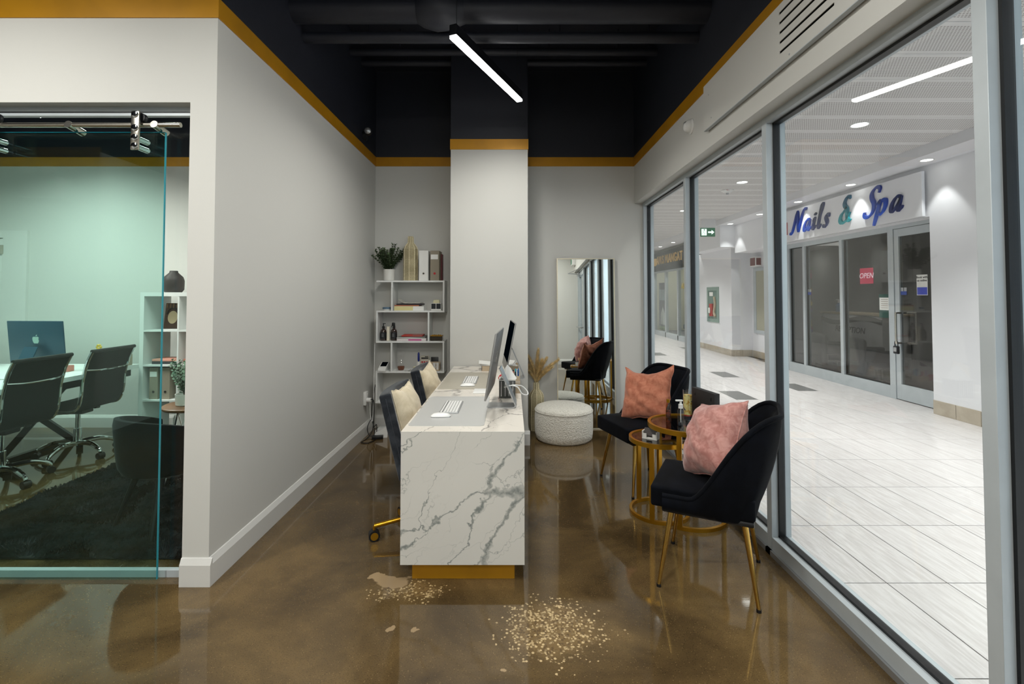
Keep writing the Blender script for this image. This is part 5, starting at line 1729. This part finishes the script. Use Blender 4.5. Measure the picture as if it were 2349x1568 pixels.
amber_bottle(-1.372, 5.19, 'amber bottle with a black lotion pump on the open shelf', False)
amber_bottle(-1.262, 5.20, 'amber bottle with a black spray head on the open shelf', True)
tag(MB().rbox(-1.332, -1.302, 5.165, 5.195, z, z + 0.150, 0.003, 1).build('lotion_carton', plain('ivory_carton', '#ded6c3', 0.6)), 'tall ivory carton standing between the two amber bottles', 'carton')
mags = [('white magazine with pink print at the bottom of the shelf pile', '#d8d0cf', 0.028, -1.215, -0.905), ('thin white magazine inside the shelf pile', '#c8cac6', 0.010, -1.22, -0.92), ('grey magazine inside the shelf pile', '#6f706b', 0.009, -1.20, -0.91), ('red covered magazine on top of the shelf pile', '#b3342a', 0.013, -1.17, -0.95)]
zz = z
for i, (lab, c_, th, xa, xb) in enumerate(mags):
    mg = thing('magazine', lab, 'magazine', ((xa + xb) / 2, 5.23, zz), R((-2, 1.5, -3, 3)[i]))
    w = (xb - xa) / 2
    MB().rbox(-w, w, -0.095, 0.09, 0, th - 0.0005, 0.0015, 1).build('pages', plain('mag_%d' % i, c_, 0.6), mg)
    if i == 0:
        MB().box(-w * 0.2, w * 0.7, -0.0965, -0.095, 0.004, 0.02).build('pink_print', plain('pink_print', '#c0588f', 0.6), mg)
    if i == 3:
        MB().box(0.0, w * 0.98, -0.0955, -0.02, th - 0.0005, th).build('grey_print', plain('grey_print', '#8c8b83', 0.6), mg)
    zz += th
tr = thing('trinket_box', 'small dark glass trinket box with a gold rim on the open shelf', 'box', (-0.803, 5.19, z))
MB().rbox(-0.062, 0.062, -0.04, 0.04, 0, 0.05, 0.003, 1).build('box_body', plain('dark_brown_glass', '#2b2114', 0.15), tr)
MB().box(-0.065, 0.065, -0.043, 0.043, 0.05, 0.056).build('gold_rim', 'gold', tr)
for q in range(5):
    MB().ellipsoid((-0.04 + q * 0.02, -0.01 + 0.01 * (q % 2), 0.059), (0.008, 0.008, 0.006), 10, 6).build('gold_bead', 'gold', tr)

z = lev[3]
ct = thing('card_terminal', 'white card payment terminal with a dark screen on the open shelf', 'card terminal', (-1.365, 5.19, z))
MB().prism([(-0.085, 0.0), (0.085, 0.0), (0.085, 0.075), (0.07, 0.08), (-0.08, 0.028), (-0.085, 0.02)], -0.04, 0.04, 'x').build('housing', 'plastic_white', ct, smooth=20)
mb = MB()
mb.M = T((0, 0, 0.0555)) @ Matrix.Rotation(math.atan2(0.052, 0.15), 4, 'X')
mb.box(-0.032, 0.032, -0.03, 0.07, 0.0, 0.0012)
mb.build('screen', 'screen', ct)
hg = thing('hourglass', 'clear hourglass with brown sand on the open shelf', 'hourglass', (-1.184, 5.20, z))
MB().lathe([(0, 0), (0.030, 0.002), (0.039, 0.03), (0.034, 0.065), (0.010, 0.095), (0.004, 0.105), (0.010, 0.115), (0.034, 0.145), (0.039, 0.18), (0.030, 0.208), (0, 0.21)], 28).build('glass_bulbs', 'clear', hg)
MB().lathe([(0, 0.003), (0.029, 0.004), (0.0365, 0.028), (0.0355, 0.042), (0, 0.046)], 24).build('sand', plain('brown_sand', '#6d3f2a', 0.9), hg)
ky = thing('key_bunch', 'small bunch of keys lying on the open shelf', 'keys', (-1.10, 5.155, z))
for q in range(3):
    MB().rbox(-0.022, 0.022, -0.005, 0.005, 0, 0.003, 0.001, 1).cyl((-0.028, 0, 0), (-0.028, 0, 0.003), 0.009, n=12).build('key', 'steel', ky, (q * 0.018, q * 0.006 - 0.005, q * 0.003), (0, 0, R(30 + 50 * q)))
tag(MB().rbox(-1.045, -1.015, 5.15, 5.18, z, z + 0.045, 0.004, 2).build('nail_polish_jar', plain('cream_jar', '#cfc7a6', 0.3)), 'small square cream jar beside the keys on the shelf', 'jar')
cj = thing('brush_cup', 'white cup holding a blue handled brush on the open shelf', 'cup', (-0.995, 5.19, z))
MB().lathe([(0, 0), (0.020, 0), (0.021, 0.095), (0.018, 0.095), (0.017, 0.01), (0, 0.01)], 20).build('cup_body', 'ceramic', cj)
MB().lathe([(0, 0.012), (0.006, 0.012), (0.006, 0.09), (0.011, 0.11), (0.011, 0.175), (0.006, 0.19), (0, 0.192)], 14).build('brush_handle', 'blue', cj)
ca = thing('calculator', 'pale calculator with red keys leaning at the back of the shelf', 'calculator', (-0.945, 5.27, z))
ca.rotation_euler = (R(-6), 0, 0)
MB().rbox(-0.045, 0.045, 0, 0.012, 0, 0.145, 0.003, 1).build('housing', plain('cream_plastic', '#cfc7b8', 0.5), ca)
MB().box(-0.038, 0.038, -0.001, 0, 0.108, 0.125).build('display', 'black', ca)
MB().box(0.0, 0.036, -0.001, 0, 0.128, 0.137).build('solar_cell', 'black', ca)
for q in range(3):
    MB().box(-0.036 + q * 0.025, -0.018 + q * 0.025, -0.002, 0, 0.068, 0.084).build('red_key', 'red', ca)
    MB().box(-0.036 + q * 0.025, -0.018 + q * 0.025, -0.002, 0, 0.04, 0.056).build('grey_key', 'taupe', ca)
tag(MB().rbox(-0.875, -0.795, 5.26, 5.27, z + 0.0, z + 0.132, 0.004, 2).build('black_plaque', 'black'), 'black plaque standing at the back of the open shelf', 'plaque')
ob = thing('beige_organiser', 'beige organiser with white jars in front of the black plaque', 'organiser', (-0.83, 5.19, z))
MB().rbox(-0.075, 0.062, -0.05, 0.05, 0, 0.012, 0.002, 1).box(-0.075, 0.062, 0.045, 0.05, 0.012, 0.085).box(0.058, 0.062, -0.05, 0.045, 0.012, 0.075).box(-0.075, -0.071, -0.05, 0.045, 0.012, 0.085).build('organiser_body', 'beige', ob)
for q, (a, b) in enumerate(((0.005, 0.0), (0.04, 0.0), (0.005, 0.045), (0.04, 0.045))):
    MB().lathe([(0, 0), (0.014, 0), (0.014, 0.022), (0.016, 0.024), (0.016, 0.034), (0, 0.034)], 16, (a, -0.02, 0.012 + b * 0.8)).build('small_jar', 'plastic_white', ob)

# ================================================================== OUTLET, ADAPTER, CABLES
ol = thing('wall_outlet', 'white wall outlet with a round plug on the grey wall by the shelf', 'outlet', (XL, 5.03, 0.385))
MB().rbox(0, 0.028, -0.04, 0.04, -0.065, 0.07, 0.004).build('cover_plate', 'plastic_white', ol)
MB().cyl((0.028, -0.01, -0.015), (0.07, -0.01, -0.015), 0.024, n=18).build('plug', 'plastic_white', ol)
MB().rbox(0.028, 0.032, -0.012, 0.012, 0.025, 0.05, 0.001).build('socket', 'ceramic', ol)
for (lab, mt, pts) in (('black cable hanging from the outlet to the floor', 'black', [(-1.455, 5.01, 0.375), (-1.43, 5.04, 0.36), (-1.43, 5.06, 0.2), (-1.44, 5.04, 0.05), (-1.46, 4.92, 0.006), (-1.48, 4.80, 0.006), (-1.40, 4.78, 0.006), (-1.36, 4.9, 0.006)]),
                       ('black cable looping behind the open shelf to the floor', 'black', [(-1.45, 5.18, 0.50), (-1.46, 5.12, 0.34), (-1.455, 5.08, 0.18), (-1.42, 5.03, 0.1), (-1.38, 4.98, 0.13), (-1.38, 4.97, 0.05), (-1.43, 4.93, 0.03), (-1.47, 4.97, 0.1), (-1.45, 5.06, 0.16), (-1.40, 5.0, 0.02)]),
                       ('thin white cable running up the open shelf side', 'plastic_white', [(-1.46, 5.02, 0.36), (-1.455, 5.02, 0.22), (-1.44, 5.04, 0.15), (-1.442, 5.08, 0.3), (-1.446, 5.11, 0.6), (-1.442, 5.115, 0.94)])):
    tag(MB().tube(smooth_path(pts, 8), 0.0042 if mt == 'black' else 0.0032, 8).build('cable', mt), lab, 'cable')
ad = thing('power_adapter', 'white power box with a black adapter on the floor by the shelf', 'adapter', (-1.36, 4.98, 0), R(12))
MB().prism([(-0.06, 0.0), (0.09, 0.0), (0.09, 0.11), (-0.02, 0.06)], -0.02, 0.03, 'y').build('white_box', 'plastic_white', ad)
MB().rbox(-0.06, 0.05, -0.075, -0.025, 0.0, 0.035, 0.006).build('black_brick', 'black', ad)

# ================================================================== INSIDE THE GLASS OFFICE
ksh = thing('cube_shelf', 'white cube shelf unit with eight compartments inside the office', 'shelf')
kx0, ky0, ky1, kz = -3.752, 4.90, 5.29, 1.476
MB().box(kx0, kx0 + 0.77, ky0, ky1, kz - 0.04, kz).build('top_board', 'white', ksh, smooth=0)
MB().box(kx0, kx0 + 0.77, ky0, ky1, 0.0, 0.04).build('bottom_board', 'white', ksh, smooth=0)
for x in (kx0, kx0 + 0.73):
    MB().box(x, x + 0.04, ky0, ky1, 0.04, kz - 0.04).build('side_panel', 'white', ksh, smooth=0)
MB().box(kx0 + 0.377, kx0 + 0.393, ky0 + 0.002, ky1, 0.04, kz - 0.04).build('divider', 'white', ksh, smooth=0)
for q in range(1, 4):
    zc = 0.04 + q * 0.349
    for a, b in ((0.04, 0.377), (0.393, 0.73)):
        MB().box(kx0 + a, kx0 + b, ky0 + 0.002, ky1, zc - 0.008, zc + 0.008).build('shelf_board', 'white', ksh, smooth=0)
dv = MB().lathe([(0, 0), (0.075, 0), (0.095, 0.03), (0.097, 0.12), (0.085, 0.16), (0.04, 0.205), (0.036, 0.225), (0.028, 0.225), (0.028, 0.20), (0, 0.20)], 24).build('bottle_vase', plain('dark_brown_ceramic', '#2b2422', 0.6), loc=(-3.53, 5.06, kz))
tag(dv, 'dark brown vase with short neck on top of the cube shelf', 'vase')
pr = thing('art_print', 'brown art print of a pale abstract face in the cube shelf', 'picture', (-3.585, 5.12, 1.095))
pr.rotation_euler = (R(-8), 0, 0)
MB().box(-0.085, 0.085, 0, 0.012, 0, 0.27).build('print_board', plain('brown_print', '#4a3020', 0.6), pr)
MB().ellipsoid((0, -0.002, 0.12), (0.052, 0.003, 0.068), 16, 10).build('pale_face', plain('cream_shape', '#cdbb95', 0.6), pr)
MB().tube([(0.062 * math.cos(R(a)), -0.002, 0.14 + 0.075 * math.sin(R(a))) for a in range(10, 171, 10)], 0.012, 6, flat=0.3).build('dark_hair_band', 'black', pr)
for q in range(5):
    MB().box(-0.075 + q * 0.034, -0.068 + q * 0.034, -0.0012, 0, 0.22, 0.268).build('ochre_stripe', plain('ochre_%d' % q, '#8d6b42', 0.6), pr)
for q, (lab, c_, zz, th) in enumerate((('black book lying in the cube compartment above the binders', '#26262a', 0.746, 0.03), ('pink book lying on the black book in the cube shelf', '#cf8f7d', 0.776, 0.022))):
    tag(MB().rbox(-3.66, -3.39, 4.95, 5.15, zz, zz + th, 0.002, 1).build('book', plain('book_%d' % q, c_, 0.6)), lab, 'book')
tag(MB().rbox(-3.34, -3.1, 4.95, 5.15, 0.746, 0.80, 0.002, 1).build('book', plain('book_coral', '#c9806c', 0.6)), 'thick coral book lying beside the shelf divider', 'book')
binder(-3.665, 0.085, 4.93, 0.3975, 0.318, 0.28, 'taupe', 'taupe binder with white label in the cube compartment under the books', 'steel', True)
binder(-3.545, 0.085, 4.93, 0.3975, 0.318, 0.28, 'taupe', 'plain taupe binder in the cube compartment under the books', 'steel', False)
dd = struct('door_4', MB().box(-5.62, -5.35, YB - 0.03, YB, 0, 2.16).box(-6.08, -5.62, YB - 0.03, YB, 2.08, 2.16), 'paint_white')
MB().rbox(-6.08, -5.63, YB - 0.02, YB - 0.005, 0.01, 2.07, 0.002).build('door_leaf', 'paint_white', dd)
for zz in (0.3, 1.9):
    MB().rbox(-5.65, -5.61, YB - 0.035, YB - 0.02, zz, zz + 0.1, 0.002).build('hinge', 'steel', dd)

ofd = thing('office_table', 'white topped office table on black crossed legs', 'table', (0, 0, 0))
MB().box(-5.55, -3.78, 3.15, 4.95, 0.71, 0.75).build('table_top', 'white', ofd, smooth=0)
MB().box(-5.5, -3.83, 3.2, 3.25, 0.64, 0.71).box(-5.5, -3.83, 4.85, 4.9, 0.64, 0.71).box(-3.88, -3.83, 3.25, 4.85, 0.64, 0.71).box(-5.5, -5.45, 3.25, 4.85, 0.64, 0.71).build('under_frame', 'black_metal', ofd)
for x in (-4.36, -5.3):
    for (ya, yb) in ((3.3, 4.0), (4.0, 3.3), (4.15, 4.85), (4.85, 4.15)):
        MB().tube([(x, ya, 0.64), (x, yb, 0.03)], 0.035, 4).build('leg', 'black_metal', ofd)
    MB().box(x - 0.025, x + 0.025, 3.25, 4.88, 0.0, 0.04).build('foot_rail', 'black_metal', ofd)
imac((-4.34, 4.40, 0.75), R(176), 'dark blue all-in-one computer with a pale logo on the office table', back='imac_blue', tilt=6, cable=False, h0=0.075)
mo = thing('monitor', 'dark monitor on a tall stand at the office table end', 'monitor', (-5.25, 4.62, 0.75), R(180))
MB().rbox(-0.27, 0.27, -0.015, 0.015, 0.30, 0.63, 0.006).build('display_body', 'imac_blue', mo)
MB().rbox(-0.03, 0.03, 0.015, 0.04, 0.01, 0.42, 0.006).build('stand', 'black_metal', mo)
MB().rbox(-0.12, 0.12, -0.08, 0.1, 0.0, 0.012, 0.004).build('foot', 'black_metal', mo)
for (nm, lab, x0, x1, y0, y1, zz, c_) in (('storage_box', 'beige box on the office table beside the cube shelf', -3.98, -3.80, 4.66, 4.88, 0.11, '#a89b86'), ('pink_box', 'small pink box on the office table', -4.12, -4.04, 4.42, 4.50, 0.055, '#cf8375'),
                                      ('phone_case', 'flat pink case lying on the office table', -4.10, -4.02, 4.22, 4.36, 0.015, '#cc7f72')):
    tag(MB().rbox(x0, x1, y0, y1, 0.75, 0.75 + zz, 0.004, 2).build(nm, plain(nm + '_card', c_, 0.6)), lab, 'box' if nm != 'phone_case' else 'case')
kbo = MB().rbox(-4.5, -4.08, 4.02, 4.14, 0.75, 0.76, 0.003, 1).build('flat_keyboard', 'plastic_white')
tag(kbo, 'flat white keyboard in front of the dark blue office computer', 'keyboard')
fl = thing('gold_flower', 'small gold flower ornament on a stem on the office table', 'ornament', (-3.92, 4.62, 0.75))
MB().cyl((0, 0, 0), (0, 0, 0.19), 0.003, n=6).lathe([(0, 0), (0.03, 0), (0.03, 0.006), (0, 0.006)], 14).build('stem', 'gold', fl)
for q in range(6):
    a = 2 * PI * q / 6
    MB().ellipsoid((0.018 * math.cos(a), 0, 0.205 + 0.018 * math.sin(a)), (0.013, 0.007, 0.013), 8, 6).build('petal', plain('yellow_petal_%d' % q, '#c9a93a', 0.4), fl)
tbk = thing('tablet_stand', 'pale tablet leaning on the office table before the blue computer', 'tablet', (-4.22, 4.22, 0.75), R(170))
tbk.rotation_euler = (R(-12), 0, R(-8))
MB().rbox(-0.075, 0.075, -0.004, 0.004, 0.0, 0.11, 0.003, 1).build('tablet_body', plain('mint_shell', '#9fb9ac', 0.4), tbk)


def ribbed_chair(loc, rz, lab):
    """forward is local +X; black sling on chrome side frames"""
    t = thing('office_chair', lab, 'chair', loc, rz)
    prof = smooth_path([(0.25, 0, 0.445), (0.19, 0, 0.462), (0.0, 0, 0.44), (-0.15, 0, 0.445), (-0.205, 0, 0.50), (-0.225, 0, 0.60), (-0.235, 0, 0.72), (-0.27, 0, 0.86), (-0.315, 0, 0.96)], 6)
    hw = 0.215
    k = len(prof)
    vs, fs = [], []
    for i, p in enumerate(prof):
        d = (prof[min(i + 1, k - 1)] - prof[max(i - 1, 0)]).normalized()
        nrm = Vector((d.z, 0, -d.x))
        rib = 0.004 * abs(math.sin(i * PI / 2 + 0.4))
        for s in (1, -1):
            q = p + nrm * s * (0.006 + rib)
            vs += [(q.x, -hw, q.z), (q.x, hw, q.z)]
    for i in range(k - 1):
        a, b = 4 * i, 4 * i + 4
        fs += [(a, a + 1, b + 1, b), (a + 2, b + 2, b + 3, a + 3), (a, b, b + 2, a + 2), (a + 1, a + 3, b + 3, b + 1)]
    fs += [(0, 2, 3, 1), (4 * k - 4, 4 * k - 3, 4 * k - 1, 4 * k - 2)]
    MB().add(vs, fs).build('sling_seat', 'sling', t, smooth=50)
    for s in (-1, 1):
        MB().tube([Vector((p.x, s * (hw + 0.012), p.z)) for p in prof], 0.0135, 10).build('side_rail', 'chrome', t)
    MB().cyl((-0.315, -hw - 0.02, 0.963), (-0.315, hw + 0.02, 0.963), 0.016, n=14).build('head_roll', 'black', t)
    for (x, zz) in ((-0.262, 0.80), (0.0, 0.425)):
        MB().tube(smooth_path([(x, -hw - 0.01, zz), (x - 0.035, -hw * 0.5, zz - 0.01), (x - 0.035, hw * 0.5, zz - 0.01), (x, hw + 0.01, zz)], 6), 0.009, 8).build('cross_bar', 'chrome', t)
    MB().rbox(-0.09, 0.09, -0.06, 0.06, 0.385, 0.42, 0.008).build('tilt_mechanism', 'black_metal', t)
    MB().tube([(0.0, -0.05, 0.395), (0.02, -0.2, 0.39)], 0.006, 8).cyl((0.02, -0.2, 0.39), (0.025, -0.25, 0.385), 0.014, n=10).build('tilt_lever', 'black', t)
    MB().cyl((0, 0, 0.10), (0, 0, 0.25), 0.03, n=16).cyl((0, 0, 0.25), (0, 0, 0.39), 0.018, n=16).build('gas_column', 'chrome', t)
    for q in range(5):
        a = R(20 + 72 * q)
        c, s = math.cos(a), math.sin(a)
        pts = smooth_path([(c * 0.02, s * 0.02, 0.12), (c * 0.16, s * 0.16, 0.125), (c * 0.26, s * 0.26, 0.09), (c * 0.29, s * 0.29, 0.06)], 5)
        arm = MB().tube(pts, [0.024 - 0.010 * i / (len(pts) - 1) for i in range(len(pts))], 10).build('base_arm', 'chrome', t)
        p = Vector((c * 0.29, s * 0.29, 0.028))
        n_ = Vector((-s, c, 0))
        MB().cyl(p - n_ * 0.024, p + n_ * 0.024, 0.028, n=16).build('caster_wheel', 'black', arm)
    return t


ribbed_chair((-3.925, 3.76, 0), R(180), 'black sling office chair with chrome frame closer to the glass door')
ribbed_chair((-3.925, 4.42, 0), R(180), 'black sling office chair with chrome frame beside the cube shelf')

# shaggy rug
rg = thing('shag_rug', 'dark charcoal shaggy rug behind the sliding glass door', 'rug', (-2.56, 3.42, 0))
MB().rbox(-0.82, 0.82, -0.72, 0.72, 0.0, 0.012, 0.004, 1).build('rug_base', plain('rug_backing', '#121212', 0.95), rg)
mb = MB()
rnd = random.Random(3)
for _ in range(26000):
    x, y = rnd.uniform(-0.82, 0.82), rnd.uniform(-0.72, 0.72)
    a = 2.6 * noise.noise(Vector((x * 2.2, y * 2.2, 0))) * PI + rnd.uniform(-0.6, 0.6)
    L = rnd.uniform(0.025, 0.055)
    hgt = rnd.uniform(0.012, 0.032)
    dx, dy = math.cos(a) * L, math.sin(a) * L
    wx, wy = -math.sin(a) * 0.0022, math.cos(a) * 0.0022
    mb.add([(x - wx, y - wy, 0.010), (x + wx, y + wy, 0.010), (x + dx * 0.6, y + dy * 0.6, 0.012 + hgt), (x + dx, y + dy, 0.012 + hgt * 0.7)], [(0, 1, 2), (0, 2, 3)])
tag(mb.build('pile', plain('charcoal_pile', '#26282b', 0.95, grain=0.6, gscale=14), rg, smooth=0), kind='stuff')

# upholstered chair standing on the rug, seen from behind
tc = thing('tub_chair', 'dark grey upholstered tub chair with slim black legs on the shaggy rug', 'chair', (-2.17, 3.12, 0.012), R(62))
path = [(0.30 * math.cos(R(a)) * 1.0, 0.29 * math.sin(R(a))) for a in range(75, 286, 10)]
vs, fs = [], []
k = len(path)
NV = 8
for side in (0, 1):
    for i, (x, y) in enumerate(path):
        f_ = abs(i / (k - 1) - 0.5) * 2
        zt = 0.70 - 0.10 * f_ ** 2.2
        for j in range(NV + 1):
            f = j / NV
            zz = 0.36 + (zt - 0.36) * f
            sc = (0.86 + 0.14 * f ** 0.5) * (1.0 if side == 0 else 0.86)
            if f in (0.0, 1.0):
                sc = sc * (0.97 if side == 0 else 1.03)
            vs.append((x * sc, y * sc, zz))
W = NV + 1
for side in (0, 1):
    o = side * k * W
    for i in range(k - 1):
        for j in range(NV):
            a = o + i * W + j
            fs.append((a, a + W, a + W + 1, a + 1))
o = k * W
for i in range(k - 1):
    for j in (0, NV):
        fs.append((i * W + j, (i + 1) * W + j, o + (i + 1) * W + j, o + i * W + j))
for i in (0, k - 1):
    for j in range(NV):
        fs.append((i * W + j, i * W + j + 1, o + i * W + j + 1, o + i * W + j))
MB().add(vs, fs).build('backrest', 'grey_cloth', tc, smooth=60)
MB().lathe([(0, 0.34), (0.20, 0.34), (0.245, 0.36), (0.25, 0.44), (0.22, 0.47), (0, 0.475)], 36).build('seat', 'grey_cloth', tc, smooth=60)
for sx in (-1, 1):
    for sy in (-1, 1):
        MB().tube([(sx * 0.12, sy * 0.12, 0.35), (sx * 0.21, sy * 0.21, 0.0)], [0.02, 0.012], 8).build('leg', 'black_metal', tc)

st = thing('side_table', 'small round wooden table on a chrome wire base inside the office', 'table', (-2.42, 3.72, 0.012))
MB().lathe([(0, 0.585), (0.20, 0.585), (0.21, 0.595), (0.21, 0.605), (0.20, 0.612), (0, 0.612)], 40).build('table_top', 'wood', st, smooth=40)
for q in range(3):
    a, b = 2 * PI * q / 3 + 0.3, 2 * PI * (q + 1) / 3 + 0.3
    m_ = (a + b) / 2
    MB().tube([(0.14 * math.cos(a), 0.14 * math.sin(a), 0.585), (0.19 * math.cos(m_), 0.19 * math.sin(m_), 0.006), (0.14 * math.cos(b), 0.14 * math.sin(b), 0.585)], 0.005, 8).build('wire_leg', 'chrome', st)
MB().tube([(0.19 * math.cos(2 * PI * i / 30), 0.19 * math.sin(2 * PI * i / 30), 0.006) for i in range(30)], 0.005, 8, closed=True).build('wire_ring', 'chrome', st)
p2 = thing('potted_plant', 'pale green eucalyptus plant in a white pot on the office wire table', 'plant', (-2.46, 3.68, 0.624))
MB().lathe([(0, 0), (0.058, 0), (0.064, 0.005), (0.068, 0.085), (0.062, 0.085), (0.06, 0.07), (0, 0.07)], 28).build('pot', 'ceramic', p2)
leafy(p2, 22, 0.32, 0.17, 0.036, 'leaf_pale', 11, 0.07, 14)
